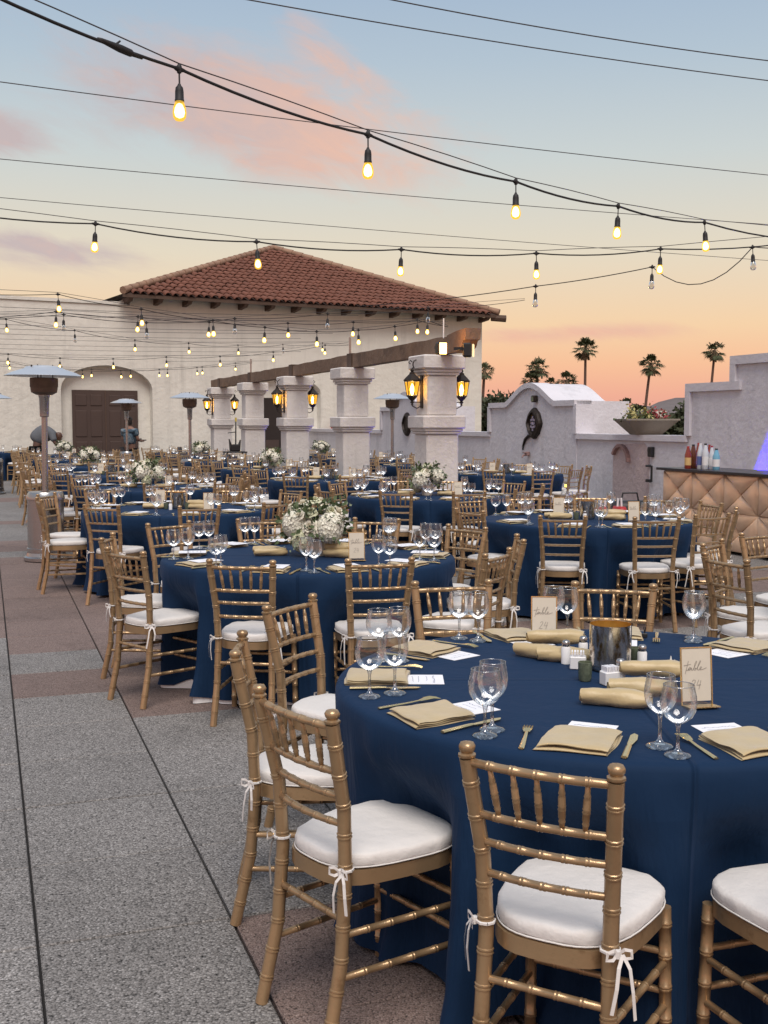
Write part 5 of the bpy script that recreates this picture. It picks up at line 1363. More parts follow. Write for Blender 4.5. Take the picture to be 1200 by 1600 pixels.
def votive_k():
    b = MB(); b.lathe([(.001, .001), (.019, .001), (.022, .01), (.0235, .062), (.0215, .062), (.019, .03), (.001, .03)], 14); v = b.mesh('votive', smooth=True, angle=50)
    b = MB(); b.lathe([(.001, 0), (.0165, 0), (.0165, .055), (.012, .062)], 12); sh = b.mesh('shaker', smooth=True, angle=50)
    b = MB(); b.lathe([(.013, .061), (.0145, .064), (.0145, .076), (.010, .082), (.001, .084)], 12); cap = b.mesh('shaker_cap', smooth=True, angle=50)
    b = MB(); b.bbox((0, 0, .022), (.055, .042, .044), .003); cad = b.mesh('caddy')
    pk = MB()
    for k in range(7): pk.box((-.02 + k * .0066, 0, .042), (.004, .036, .038), m=Matrix.Rotation(.12 * math.sin(k * 2), 3, 'Y'))
    pk = pk.mesh('packets')
    b = MB(); b.lathe([(.001, 0), (.019, 0), (.019, .016), (.017, .017), (.001, .015)], 14); tl = b.mesh('tealight', smooth=True, angle=40)
    b = MB(); b.lathe([(.0018, .014), (.0035, .021), (.0025, .028), (.0005, .036)], 6); wk = b.mesh('wick')
    return v, sh, cap, cad, pk, tl, wk
VOT, SHK, SHC, CAD, PKT, TEA, WICK = votive_k()
def shaker(p, body, lab):
    t = thing('salt_shaker' if body == 'salt' else 'pepper_shaker', lab, 'shaker', (p[0], p[1], TH + .001)); obj('jar', SHK, MT[body], t); obj('metal_cap', SHC, MT['steel'], t)
def pt(px, py, z=TH):
    h = EYE - z; k = FPX * h * (1 + math.tan(TILT) ** 2) / (py - HOR); d = k - h * math.tan(TILT); Z = d * math.cos(TILT) + h * math.sin(TILT); return ((px - 600) * Z / FPX, d)
def near_centre():
    G = 'rolled napkins on the nearest table'
    vase(pt(953, 1047), 'speckled mercury-glass candle vase at the centre of the nearest table')
    sign(pt(1089, 1103), R(10), 'gold-framed sign reading table 24, front right of the nearest table', 'table signs', SG)
    sign(pt(850, 1003), R(-4), 'gold-framed sign reading table 24, back left of the nearest table', 'table signs', SG)
    for (px, py, z, rz, k, lab) in ((868, 1024, .042, R(-4), 0, 'rolled gold napkin on top of the left pile, nearest table'), (845, 1030, 0, R(-38), 1, 'rolled gold napkin at left below the top one, nearest table'), (885, 1034, 0, R(-12), 2, 'rolled gold napkin at right below the top one, left pile, nearest table'),
                                 (1020, 1072, .030, R(-10), 0, 'rolled gold napkin on top of the right pile, nearest table'), (962, 1104, 0, R(-16), 1, 'longest rolled gold napkin lying in front, nearest table'), (1003, 1086, 0, R(-6), 2, 'rolled gold napkin under the right pile, nearest table')):
        roll(pt(px, py), z, rz, k, lab, G)
    o = obj('votive_holder', VOT, MT['votive'], loc=(*pt(914, 1064), TH + .001)); tag(o, 'small green glass votive holder left of the mercury vase', 'votive')
    o = obj('votive_holder', VOT, MT['mercury'], loc=(*pt(993, 1040), TH + .001)); tag(o, 'brown mercury votive holder right of the mercury vase', 'votive')
    shaker(pt(884, 1037), 'salt', 'salt shaker left of the mercury vase, nearest table'); shaker(pt(911, 1030), 'pepper', 'pepper shaker behind the left sugar caddy, nearest table')
    shaker(pt(969, 1069), 'pepper', 'pepper shaker beside the front sugar caddy, nearest table'); shaker(pt(1003, 1045), 'salt', 'salt shaker right of the mercury vase, nearest table')
    for q, rz, lab in ((pt(903, 1045), R(-10), 'white sugar caddy left of the mercury vase'), (pt(953, 1070), R(20), 'white sugar caddy in front of the mercury vase')):
        t = thing('sugar_caddy', lab, 'caddy', (q[0], q[1], TH + .001), rz); obj('holder', CAD, MT['white_plastic'], t); obj('packets', PKT, MT['paper'], t)
    for q, lab in ((pt(1042, 1048), 'left front tea light right of the vase'), (pt(1054, 1047), 'right tea light of the three behind the napkin rolls'), (pt(1048, 1041), 'rear tea light of the three behind the napkin rolls')):
        t = thing('tea_light', lab, 'candle', (q[0], q[1], TH + .001)); obj('cup', TEA, MT['wax'], t); obj('wick', WICK, MT['wax'], t)
    b = MB(); b.bbox((0, 0, .012), (.022, .012, .018), .003); b.tube([(0, 0, .02), (-.004, 0, .045)], .0022, 5); b.tube([(0, 0, .02), (.004, 0, .045)], .0022, 5)
    o = obj('binder_clip', b.mesh('clip'), MT['black'], loc=(*pt(1007, 998), TH + .001)); tag(o, 'small black binder clip standing at the far rim of nearest table', 'clip')
near_centre()
def bloom_meshes():
    out = {}
    rng = random.Random(4)
    for nm, R0, n, s in (('hydrangea', .060, 150, .021), ('hydrangea_low', .060, 50, .032)):
        b = MB()
        for k in range(n):
            f = (k + .5) / n; el = math.asin(1 - 1.75 * f); az = k * 2.39996; nv = Vector((math.cos(az) * math.cos(el), math.sin(az) * math.cos(el), math.sin(el)))
            c = nv * R0 * rng.uniform(.92, 1.06); a = nv.orthogonal().normalized(); bb = nv.cross(a); r0 = rng.uniform(0, 1.57)
            for q in range(4):
                t = r0 + q * 1.571; d = a * math.cos(t) + bb * math.sin(t); w = nv.cross(d); ss = s * rng.uniform(.85, 1.1)
                b.add([c, c + d * ss * .55 + w * ss * .42 + nv * .003, c + d * ss + nv * rng.uniform(-.003, .005), c + d * ss * .55 - w * ss * .42 + nv * .003], [(0, 1, 2, 3)])
        b.lathe([(.001, -R0 * .8), (R0 * .7, -R0 * .4), (R0 * .86, 0), (R0 * .7, R0 * .55), (.001, R0 * .86)], 10)
        out[nm] = b.mesh(nm)
    b = MB()
    for ring, (n, r, h, tilt) in enumerate(((3, .008, .034, 8), (4, .014, .036, 14), (5, .021, .034, 28), (6, .028, .028, 48), (6, .033, .020, 68))):
        for k in range(n):
            a0 = 6.283 * k / n + ring * .6; wdt = 6.283 / n * .75; V = []; F = []
            for j in range(4):
                f = j / 3; rr = .006 + (r - .006) * f + math.sin(R(tilt)) * .014 * f * f; zz = h * f * math.cos(R(tilt * .6)) - (.004 * ring if j == 3 else 0)
                for q in range(5):
                    a = a0 + wdt * (q - 2) / 2 * (.6 + .4 * f); dip = -.004 * abs(q - 2) * f; V.append((rr * math.cos(a), rr * math.sin(a), zz + dip))
            for j in range(3):
                for q in range(4): F.append((j * 5 + q, j * 5 + q + 1, j * 5 + q + 6, j * 5 + q + 5))
            b.add(V, F)
    out['rose'] = b.mesh('rose', smooth=True)
    def fol(nm, n, s, pal, spread):
        b = MB()
        for k in range(n):
            az = rng.uniform(0, 6.283); el = rng.uniform(-.35, 1.1); L = rng.uniform(.10, spread)
            d = Vector((math.cos(az) * math.cos(el), math.sin(az) * math.cos(el), math.sin(el) * .9)); base = Vector((0, 0, .13)) + d * L * .75
            for q in range(5):
                c = base + d * .018 * q + Vector((rng.gauss(0, .008), rng.gauss(0, .008), rng.gauss(0, .008)))
                dd = (d + Vector((rng.gauss(0, .6), rng.gauss(0, .6), rng.gauss(-.2, .5)))).normalized(); w = dd.cross(Vector((rng.gauss(0, 1), rng.gauss(0, 1), 1))).normalized() * s * .32
                b.add([c, c + dd * s * .5 + w, c + dd * s, c + dd * s * .5 - w], [(0, 1, 2, 3)])
        return b.mesh(nm)
    out['foliage'] = fol('foliage', 80, .042, 0, .23); out['sprigs'] = fol('sprigs', 46, .022, 0, .27)
    b = MB(); b.lathe([(.001, .001), (.055, .001), (.058, .01), (.066, .10), (.062, .10), (.055, .02), (.001, .02)], 20); out['pot'] = b.mesh('pot', smooth=True, angle=40)
    return out
BL = bloom_meshes()
FLP = [('hydrangea', (.085, -.10, .150), 1.25, 'petal'), ('hydrangea', (-.130, -.055, .170), 1.15, 'petal'), ('hydrangea', (-.085, -.085, .085), .95, 'petal_green'), ('hydrangea', (.10, .09, .19), 1.1, 'petal'), ('hydrangea', (-.06, .12, .17), 1.1, 'petal'),
       ('rose', (-.030, -.115, .150), 1.25, 'rosepetal'), ('rose', (.12, -.03, .225), 1.15, 'rosepetal'), ('rose', (-.075, .00, .262), 1.1, 'rosepetal'), ('rose', (-.03, -.05, .225), 1.0, 'petal_green'), ('rose', (.02, .03, .27), 1.1, 'rosepetal'), ('rose', (-.15, .05, .24), 1.0, 'rosepetal'), ('rose', (.055, -.02, .25), .9, 'rosepetal'), ('rose', (.09, -.06, .235), .8, 'petal_green'), ('rose', (-.01, -.02, .285), .85, 'petal_green'), ('rose', (-.10, -.09, .215), .9, 'rosepetal')]
def flowers(p, lab, low, seed):
    t = thing('flower_arrangement', lab, 'flowers', (p.x, p.y, TH + .001), [0, .9, 2.2, 3.6, 4.9, 1.6, 5.6, 2.9][seed % 8] if seed else 0, 'white flower centrepieces')
    obj('pot', BL['pot'], MT['kraft'], t)
    for nm, c, s, mt in FLP:
        key = 'hydrangea_low' if low and nm == 'hydrangea' else nm
        me = BL[key]
        if nm == 'rose':
            d = Vector((c[0], c[1], c[2] - .08)).normalized(); rot = d.to_track_quat('Z', 'Y').to_euler()
        else: rot = Vector((c[0], c[1], c[2] - .05)).to_track_quat('Z', 'Y').to_euler()
        o = obj(nm, me, MT[mt], t, c, rot); o.scale = (s, s, s)
        if len(me.materials) and me.materials[0] != MT[mt]:
            o.material_slots[0].link = 'OBJECT'; o.material_slots[0].material = MT[mt]
    obj('foliage', BL['foliage'], MT['leaf'], t); obj('sprigs', BL['sprigs'], MT['leaf_pale'], t)
    t.scale = (1.04, 1.04, 1.2)
    if seed == 0: t.location.x += .05
nf = 0
for i, (p, ph, cp) in enumerate(tables):
    d = p.y
    if cp == 'flowers':
        flowers(p, f'white hydrangea and rose centrepiece on the {ph}', d > 12, nf); nf += 1
    if cp in ('flowers', 'candle') and d < 33:
        G = f'rolled napkins on the {ph}'
        if d < 12:
            for k, (x, y, z, rz) in enumerate(((.20, -.12, 0, -.35), (.22, -.05, 0, .25), (.21, -.09, .040, -.1), (-.24, -.02, 0, .2), (-.26, .07, 0, -.3))):
                roll((p.x + x, p.y + y), z, rz, k, f"rolled gold napkin, {['front right', 'rear right', 'top right', 'front left', 'rear left'][k]} of the centrepiece, {ph}", G)
        elif d < 24:
            for k, (x, y, z, rz) in enumerate(((.22, -.08, 0, -.2), (-.24, .02, 0, .2))): roll((p.x + x, p.y + y), z, rz, k, f"rolled gold napkin {['right', 'left'][k]} of the centrepiece, {ph}", G)
        sign((p.x + (.34 if i != 1 else .31), p.y - (.30 if i != 1 else .27)), R(8), f'kraft table sign right of the centrepiece on the {ph}', 'table signs', SG if d < 8 else SG0)
        if cp == 'candle': sign((p.x - .22, p.y + .20), R(-6), f'kraft table sign left of the centrepiece on the {ph}', 'table signs')
    if cp == 'candle':
        vase(p, f'mercury-glass candle vase on the {ph}', 'mercury vases')
        if d < 19:
            for k, (x, y, mt) in enumerate(((.10, -.10, 'votive_lilac'), (-.11, -.07, 'votive'), (.13, .06, 'votive_lilac'))):
                o = obj('votive_holder', VOT, MT[mt], loc=(p.x + x, p.y + y, TH + .001)); tag(o, f"{['lilac', 'green', 'lilac'][k]} glass votive {['front right of', 'left of', 'behind'][k]} the vase, {ph}", 'votive', 'votive holders')
            if d < 12: shaker((p.x - .14, p.y + .03), 'salt', f'salt shaker beside the vase on the {ph}'); shaker((p.x - .05, p.y - .15), 'pepper', f'pepper shaker in front of the vase on the {ph}')

# ------------------------------------------------------------------ festoon lights and wires
def festoon_kit():
    b = MB(); b.lathe([(.004, .0), (.009, -.006), (.013, .012), (.010, .026), (.004, .034)], 8); b.tube([(-.030, 0, .012), (-.012, 0, .010), (.012, 0, .010), (.030, 0, .012)], [.006, .011, .011, .006], 7); b.tube([(0, 0, 0), (.001, 0, -.055)], .0038, 6); tee = None
    b.lathe([(.006, -.052), (.009, -.060), (.016, -.068), (.0185, -.085), (.019, -.118), (.0205, -.120), (.0205, -.128), (.018, -.128)], 12); sock = b.mesh('socket', smooth=True, angle=50)
    b = MB(); b.lathe([(.014, -.126), (.0175, -.134), (.0225, -.152), (.0255, -.174), (.0240, -.192), (.0165, -.206), (.001, -.211)], 14); shell = b.mesh('bulb', smooth=True)
    b = MB(); b.lathe([(.001, -.134), (.010, -.140), (.0165, -.156), (.0190, -.174), (.0150, -.190), (.001, -.198)], 10); core = b.mesh('filament', smooth=True)
    return sock, shell, core
SOCK, SHELL, CORE = festoon_kit()
def on_line(px, A, C):
    """ground distance where the ray through column px meets the plan line A-C ((px, d) pairs)"""
    ax, ay = (A[0] - 600) / FPX * A[1], A[1]; cx, cy = (C[0] - 600) / FPX * C[1], C[1]; k = (px - 600) / FPX
    # ax + t dx = k (ay + t dy)
    t = (k * ay - ax) / ((cx - ax) - k * (cy - ay)); return ay + t * (cy - ay)
def strand(label, A, C, bulbs, left=None, right=None, cable=.0048, second=True, sag=.05, sags=None, kind='top', seed=0):
    """bulbs: (px, py[, 'off']) of the cable point above each bulb, or bulb centres when kind = 'bulb'"""
    t = thing('festoon_string', label, 'string lights', at(bulbs[0][0], bulbs[0][1], on_line(bulbs[0][0], A, C))); o0 = t.location.copy(); rg = random.Random(seed)
    P = []
    for q in bulbs:
        p = at(q[0], q[1], on_line(q[0], A, C))
        if kind == 'bulb': p.z += .17
        P.append(p)
    path = []
    full = ([at(left[0], left[1], on_line(left[0], A, C))] if left else []) + P + ([at(right[0], right[1], on_line(right[0], A, C))] if right else [])
    for j, (a, c) in enumerate(zip(full, full[1:])):
        sg = (sags or {}).get(j, sag * (c - a).length)
        for k in range(8):
            f = k / 8; p = a.lerp(c, f); p.z -= sg * 4 * f * (1 - f); path.append(p + Vector((0, 0, .012)))
    path.append(full[-1] + Vector((0, 0, .012)))
    b = MB(); b.tube([p - o0 for p in path], cable, 6); obj('cable', b.mesh('cable', smooth=True), MT['rubber'], t)
    if second:
        b = MB(); q = []
        for a, c in zip(full, full[1:]):
            for k in range(4): f = k / 4; p = a.lerp(c, f); q.append(p - o0 + Vector((0, 0, .034 + .006 * math.sin(f * 3.14))))
        q.append(full[-1] - o0 + Vector((0, 0, .034))); b.tube(q, .0030, 5); obj('support_wire', b.mesh('swire'), MT['wire'], t)
    ang = math.atan2(full[-1].y - full[0].y, full[-1].x - full[0].x)
    for q, p in zip(bulbs, P):
        s = obj('socket', SOCK, MT['rubber'], t, p - o0, (rg.uniform(-.06, .06), rg.uniform(-.06, .06), ang))
        off = len(q) > 2
        obj('bulb', SHELL, MT['bulb_clear'] if off else MT['bulb_amber'], s) if not off else obj('bulb', SHELL_OFF, MT['bulb_clear'], s)
        if not off: obj('filament', CORE, MT['bulb_core'], s)
        for q2 in s.children: q2.scale = (1.18, 1.18, 1.0)
    return t
SHELL_OFF = SHELL.copy(); SHELL_OFF.materials.clear()
s1 = strand('nearest heavy string of lit bulbs sweeping from the top left corner', (280, 4.93), (1101, 8.75), [(280, 112), (575, 214), (806, 287), (966, 325), (1101, 350)], (-160, -75), (1330, 372), cable=.0066, sag=.022, seed=1)
b = MB(); c = at(188, 76, on_line(188, (280, 4.93), (1101, 8.75))); d2 = (at(240, 99, on_line(240, (280, 4.93), (1101, 8.75))) - c).normalized()
b.tube([c - d2 * .11, c - d2 * .09, c - d2 * .05, c, c + d2 * .05, c + d2 * .06, c + d2 * .11], [.006, .010, .013, .017, .016, .011, .006], 8)
b.tube([c - d2 * .03, c + Vector((0, 0, .03))], [.006, .004], 5)
o = obj('plug_joint', b.mesh('plug', smooth=True), MT['rubber']); set_parent_keep(o, s1)
strand('second string of lit bulbs crossing above the roof apex', (149, 8.9), (1032, 10.1), [(149, 352), (401, 380), (627, 392), (838, 398), (1032, 391)], (-200, 310), (1330, 365), cable=.0062, sag=.028, seed=2)
strand('string with unlit clear bulbs and a slack loop at right', (837, 12.0), (1176, 11.0), [(837, 449, 'off'), (1019, 419, 'off'), (1176, 388, 'off')], (560, 480), (1300, 392), cable=.0050, sag=.012, sags={2: .26}, seed=3, second=False)
strand('string of lit bulbs dipping along the building to the nearest pillar', (91, 14.0), (668, 17.5), [(91, 483), (221, 505), (333, 522), (414, 532), (495, 538), (560, 535), (617, 529), (668, 519)], (-150, 452), (700, 512), kind='bulb', sag=.02, seed=4)
strand('string of lit bulbs just below the roof eave', (88, 15.5), (652, 18), [(88, 508), (216, 515), (327, 523), (450, 524), (552, 522), (652, 518)], (-120, 497), (690, 510), kind='bulb', sag=.025, seed=5)
strand('string of unlit bulbs over the middle tables', (100, 15.2), (669, 17.0), [(100, 513, 'off'), (229, 525, 'off'), (367, 518, 'off'), (512, 510, 'off'), (669, 500, 'off')], (-150, 496), (820, 470), kind='bulb', sag=.02, seed=6)
strand('string of small bulbs slanting down towards the third pillar', (10, 19), (504, 30), [(10, 516), (117, 532, 'off'), (211, 546), (295, 550), (372, 552), (442, 550, 'off'), (504, 547)], (-140, 492), (545, 535), kind='bulb', sag=.02, seed=7)
strand('string of small bulbs above the arched door', (13, 24), (508, 25.5), [(13, 567), (94, 573), (177, 574), (260, 571), (344, 570), (427, 563), (508, 552)], (-100, 556), (545, 540), kind='bulb', sag=.025, seed=8)
strand('farthest upper string of tiny bulbs before the arched door', (15, 31.5), (368, 33.5), [(15, 575), (69, 586), (129, 589), (189, 589), (249, 587), (308, 584), (368, 577)], (-80, 560), (394, 566), kind='bulb', sag=.025, seed=9)
strand('farthest short string of tiny bulbs right of the arched door', (143, 32.0), (316, 34.0), [(143, 587), (204, 588), (262, 587), (316, 583)], (-20, 570), (394, 568), kind='bulb', sag=.02, seed=10)
WIRES = [((375, 0), (1200, 128)), ((600, 0), (1200, 97)), ((0, 130), (1200, 275)), ((0, 250), (1200, 352)), ((0, 310), (1200, 408)), ((0, 480), (560, 497)), ((0, 507), (480, 520)), ((0, 522), (470, 532)), ((0, 538), (460, 545)), ((0, 553), (440, 557)), ((0, 492), (700, 506)), ((0, 514), (520, 524)), ((0, 530), (500, 537)), ((0, 545), (470, 552)), ((0, 562), (430, 566))]
WLAB = ['thin guy wire second from the top right corner', 'topmost thin guy wire at the top right corner', 'thin guy wire crossing below the pink cloud', 'thin guy wire across the middle of the sky', 'thin guy wire just above the roof apex', 'thin wire nearest the eave of the building', 'second thin wire in front of the building wall', 'third thin wire in front of the building wall', 'fourth thin wire in front of the building wall', 'tenth thin wire down, close above the door arch', 'long thin wire reaching from the left edge to the nearest pillar', 'thin wire running past the second pillar before the wall', 'thin wire slanting to the third pillar before the wall', 'thin wire just above the lit string over the door', 'lowest thin wire crossing the top of the arched door recess']
for k, (a, c) in enumerate(WIRES):
    z = 2.3 if k < 5 else 2.0; sp = []
    for px, py in (a, c):
        dd = FPX * z / (HOR - py) * 1.0; sp.append(at(px, py, dd))
    A, C = sp; d = (C - A); n = 16
    if k < 5: A2, C2 = A - d * .35, C + d * .35
    else: A2, C2 = A - d * .3, C
    pts = [A2.lerp(C2, i / n) - Vector((0, 0, .06 * 4 * (i / n) * (1 - i / n))) + Vector((0, 0, .06 * .8)) for i in range(n + 1)]
    b = MB(); o0 = pts[0]; b.tube([p - o0 for p in pts], .0036 if k < 5 else .0042, 5)
    o = obj('guy_wire', b.mesh('guy_wire'), MT['wire'], loc=o0); tag(o, WLAB[k], 'wire')
def pole_stub(px, y0, y1, d, lab):
    a, c = at(px, y0, d), at(px, y1, d); b = MB(); b.tube([(0, 0, 0), a - c], .022, 7); o = obj('steel_pole', b.mesh('pole'), MT['steel'], loc=c); tag(o, lab, 'pole')
pole_stub(392, 561, 594, 31.0, 'short steel pole on the far end of the beam')
pole_stub(547, 527, 561, 20.2, 'short steel pole on the beam above the second pillar')

# ------------------------------------------------------------------ people and oddments
def skin_body(name, joints, edges, mat, parent, sub=2):
    me = bpy.data.meshes.new(name); me.from_pydata([j[0] for j in joints], edges, []); o = obj(name, me, mat, parent)
    md = o.modifiers.new('skin', 'SKIN'); md.use_smooth_shade = True
    lay = me.skin_vertices[0].data; g = 1.0 if name == 'body' else 1.30
    for i, j in enumerate(joints): lay[i].radius = tuple(g * q for q in (j[1] if isinstance(j[1], tuple) else (j[1], j[1])))
    for i in range(len(joints)): lay[i].use_root = (i == 0)
    s = o.modifiers.new('sub', 'SUBSURF'); s.levels = sub; s.render_levels = sub
    return o
def head(parent, c, skin, hair, look, bun=False):
    L = Vector(look).normalized(); rz = math.atan2(L.y, L.x) - math.pi / 2
    b = MB(); prof = [(.001, -.115), (.035, -.112), (.055, -.09), (.066, -.05), (.074, 0), (.076, .04), (.068, .08), (.045, .108), (.001, .118)]
    b.lathe(prof, 16); 
    V = [(x * .95, y * 1.14 + (.012 if z < -.06 and y > 0 else 0), z) for x, y, z in b.v]; b.v = V
    b.lathe([(.014, -.02), (.010, .015), (.001, .03)], 6, c=(0, .088, 0)); 
    for s in (-1, 1): b.lathe([(.006, -.03), (.014, -.02), (.016, .01), (.006, .03)], 6, c=(s * .073, -.005, 0))
    h = obj('head', b.mesh('head', smooth=True), MT[skin], parent, c, (0, 0, rz))
    b = MB()
    for s in (-1, 1): b.lathe([(.001, -.008), (.009, 0), (.001, .008)], 6, c=(s * .030, .083, .012))
    b.box((0, .086, -.062), (.04, .01, .008)); obj('eyes_and_mouth', b.mesh('face'), MT['hair'], h)
    b = MB(); b.lathe([(.079, -.03), (.083, .03), (.076, .085), (.050, .118), (.001, .130)], 16); b.v = [(x * .97, y * 1.12 - .014, z) for x, y, z in b.v]
    if bun: b.lathe([(.001, -.05), (.04, -.035), (.052, 0), (.04, .035), (.001, .05)], 12, c=(0, -.085, .105))
    b.lathe([(.06, -.10), (.078, -.04), (.08, .02)], 12, c=(0, -.022, 0)); obj('hair', b.mesh('hair', smooth=True), MT[hair], h)
def hand(joints, edges, wi, wrist, d, s=1):
    """palm and five fingers hung on the wrist joint wi"""
    d = Vector(d).normalized(); a = d.cross(Vector((0, 0, 1)))
    a = a.normalized() if a.length > .1 else Vector((1, 0, 0))
    pm = Vector(wrist) + d * .06; joints.append((tuple(pm), (.030, .016))); pi = len(joints) - 1; edges.append((wi, pi))
    for k, L in enumerate((.060, .072, .068, .055)):
        p0 = pm + a * (.024 - .016 * k) + d * .03; p1 = p0 + d * L * .55 - Vector((0, 0, .006)); p2 = p1 + d * L * .45 - Vector((0, 0, .020))
        n = len(joints); joints += [(tuple(p0), .0095), (tuple(p1), .0085), (tuple(p2), .0075)]; edges += [(pi, n), (n, n + 1), (n + 1, n + 2)]
    p0 = pm + a * .036 * s - d * .015; p1 = p0 + a * .022 * s + d * .035; n = len(joints); joints += [(tuple(p0), .010), (tuple(p1), .008)]; edges += [(pi, n), (n, n + 1)]
def person_bent():
    base = at(68, 700, 31.6); x, y = base.x, base.y
    t = thing('person', 'person in a grey shirt bending over a far left table', 'person', (x, y, 0), R(10))
    # facing +x, bent forward; hips at left
    J = [((-.22, 0, .98), (.15, .17)), ((-.12, 0, 1.18), (.15, .18)), ((.06, 0, 1.31), (.155, .20)), ((.24, 0, 1.30), (.13, .19)), ((.34, 0, 1.24), .06)]
    Ed = [(0, 1), (1, 2), (2, 3), (3, 4)]
    for s in (-1, 1):
        n = len(J); J += [((-.20, s * .10, .88), .10), ((-.17, s * .11, .50), .068), ((-.24, s * .12, .09), .045), ((-.12, s * .12, .05), .042)]; Ed += [(0, n), (n, n + 1), (n + 1, n + 2), (n + 2, n + 3)]
        n = len(J); J += [((.25, s * .20, 1.26), .065), ((.34, s * .25, 1.02), .048), ((.50, s * .20, .90), .034)]; Ed += [(3, n), (n, n + 1), (n + 1, n + 2)]
        hand(J, Ed, n + 2, (.50, s * .20, .90), (1, 0, -.4), -s)
    skin_body('body', J, Ed, MT['skin_dark'], t)
    S2 = [((-.25, 0, 1.02), (.165, .19)), ((-.12, 0, 1.20), (.175, .205)), ((.06, 0, 1.33), (.18, .225)), ((.25, 0, 1.31), (.15, .215))]; E2 = [(0, 1), (1, 2), (2, 3)]
    for s in (-1, 1):
        n = len(S2); S2 += [((.26, s * .205, 1.26), .085), ((.33, s * .25, 1.06), .070)]; E2 += [(3, n), (n, n + 1)]
    skin_body('shirt', S2, E2, MT['shirt_grey'], t)
    T = [((-.23, 0, .97), (.165, .185))]; E3 = []
    for s in (-1, 1):
        n = len(T); T += [((-.20, s * .10, .84), .125), ((-.17, s * .11, .50), .088), ((-.24, s * .12, .10), .070)]; E3 += [(0, n), (n, n + 1), (n + 1, n + 2)]
    skin_body('trousers', T, E3, MT['trousers'], t)
    head(t, (.43, 0, 1.20), 'skin_dark', 'hair_brown', (1, 0, 0))
person_bent()
def person_standing():
    base = at(203, 700, 32.3); x, y = base.x, base.y
    t = thing('person', 'dark-haired person in a blue patterned shirt before the double door', 'person', (x, y, 0), R(-25))
    J = [((0, 0, .95), (.14, .11)), ((0, 0, 1.12), (.13, .10)), ((0, 0.01, 1.30), (.165, .11)), ((0, 0, 1.43), (.11, .08)), ((0, .01, 1.50), .05)]; Ed = [(0, 1), (1, 2), (2, 3), (3, 4)]
    S2 = [((0, 0, .93), (.16, .135)), ((0, 0, 1.12), (.15, .125)), ((0, .01, 1.30), (.18, .135)), ((0, 0, 1.41), (.13, .10))]; E2 = [(0, 1), (1, 2), (2, 3)]
    T = [((0, 0, .95), (.16, .13))]; E3 = []
    for s in (-1, 1):
        n = len(J); J += [((s * .09, 0, .85), .09), ((s * .10, .01, .48), .06), ((s * .10, -.02, .08), .04), ((s * .10, .10, .04), .038)]; Ed += [(0, n), (n, n + 1), (n + 1, n + 2), (n + 2, n + 3)]
        n = len(J); J += [((s * .20, 0, 1.36), .055), ((s * .27, .03, 1.10), .045), ((s * .20, .28, 1.06), .033)]; Ed += [(3, n), (n, n + 1), (n + 1, n + 2)]; hand(J, Ed, n + 2, (s * .20, .28, 1.06), (-.3 * s, 1, .05), s)
        n = len(S2); S2 += [((s * .205, 0, 1.36), .078), ((s * .255, .02, 1.18), .068)]; E2 += [(3, n), (n, n + 1)]
        n = len(T); T += [((s * .09, 0, .82), .11), ((s * .10, .01, .48), .08), ((s * .10, -.02, .09), .065)]; E3 += [(0, n), (n, n + 1), (n + 1, n + 2)]
    skin_body('body', J, Ed, MT['skin'], t); skin_body('shirt', S2, E2, MT['shirt_pattern'], t); skin_body('trousers', T, E3, MT['trousers'], t)
    head(t, (0, .03, 1.63), 'skin', 'hair', (-.3, 1, 0), bun=True)
    q = at(197, 690, 32.0); m = thing('serving_tray', 'dark serving tray held by the person at the double door', 'tray', (x + .12, y + .36, 1.085), R(-25))
    b = MB(); b.bbox((0, 0, 0), (.46, .34, .03), .01); b.box((0, 0, .03), (.2, .2, .04)); obj('board', b.mesh('tray'), MT['black'], m)
person_standing()
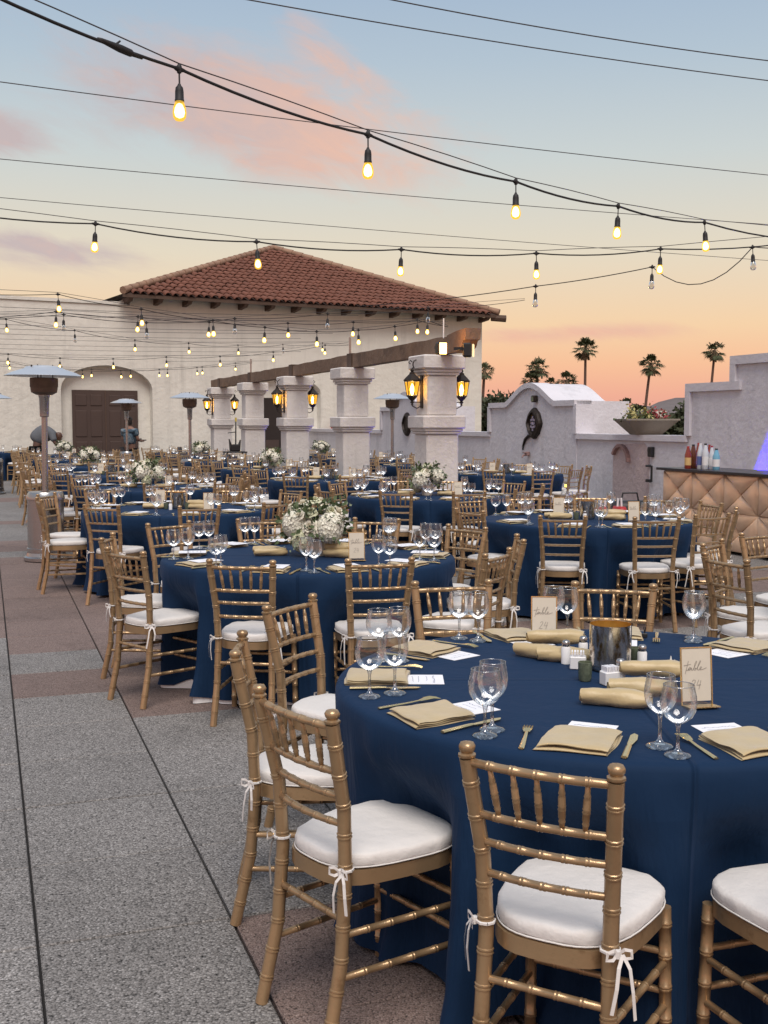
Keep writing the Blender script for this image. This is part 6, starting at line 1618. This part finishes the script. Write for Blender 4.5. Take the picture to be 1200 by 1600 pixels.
def dustpan():
    p = at(367, 702, 25.8); t = thing('lobby_dustpan', 'black upright dustpan with broom leaning before the pillars', 'dustpan', (p.x, p.y, .74), R(20))
    b = MB(); b.bbox((0, 0, .36 - .08), (.22, .16, .16), .02); b.prism([(-.11, .20), (-.13, .48), (-.09, .36)], -.07, .07); b.prism([(.09, .36), (.13, .46), (.11, .20)], -.07, .07); obj('pan', b.mesh('pan'), MT['black'], t)
    b = MB(); b.tube([(.02, 0, .3), (.03, 0, .90)], .016, 6); b.tube([(-.16, 0, .62), (.02, 0, .64)], .012, 6); obj('handle', b.mesh('handle'), MT['black'], t)
    b = MB(); b.tube([(.03, 0, .88), (.03, 0, .97)], .022, 6); obj('grip', b.mesh('grip'), MT['yellow'], t)
    s = thing('service_cart', 'small dark service cart carrying the upright dustpan', 'cart', (p.x, p.y, 0), R(20))
    b = MB()
    for z in (.25, .92): b.bbox((0, 0, z), (.5, .4, .03), .008)
    for a, c in ((-1, -1), (1, -1), (1, 1), (-1, 1)): b.tube([(a * .22, c * .17, 0), (a * .22, c * .17, .92)], .015, 6)
    obj('frame', b.mesh('cart'), MT['black'], s)
dustpan()
def bags():
    for k, (px, py, d, w, h, mt, lab) in enumerate(((985, 790, 14.0, .62, .62, 'black', 'black duffel bag on the floor left of the bar'), (969, 790, 13.6, .14, .58, 'redpaint', 'red tote bag beside the black duffel left of the bar'), (943, 790, 13.8, .16, .56, 'redpaint', 'small red cushion bag behind the table before the bar'))):
        x = (px - 600) / FPX * d; t = thing(('duffel_bag', 'tote_bag', 'cushion_bag')[k], lab, 'bag', (x, d, 0), R(12))
        b = MB(); n = 12; V = []; F = []
        for j, (f, z) in enumerate(((.8, 0), (1, .10), (1.0, .5), (.97, .90), (.75, 1.0))):
            for q in range(n):
                a = 6.283 * q / n; V.append((w / 2 * f * math.copysign(abs(math.cos(a)) ** .6, math.cos(a)), .15 * f * math.copysign(abs(math.sin(a)) ** .6, math.sin(a)), z * h))
        for j in range(4):
            for q in range(n): F.append((j * n + q, j * n + (q + 1) % n, j * n + n + (q + 1) % n, j * n + n + q))
        F.append(tuple(4 * n + q for q in range(n))); b.add(V, F); obj('bag_body', b.mesh('bag', smooth=True), MT[mt], t)
        hz = h; b = MB(); b.tube([(-w * .2, 0, hz * .95), (-w * .15, 0, hz + .10), (w * .15, 0, hz + .10), (w * .2, 0, hz * .95)], .012, 6); obj('handles', b.mesh('handles'), MT['white_plastic' if k else 'black'], t)
bags()
print('chairs', chairs_made, 'glasses', nglass, 'objects', len(bpy.data.objects))
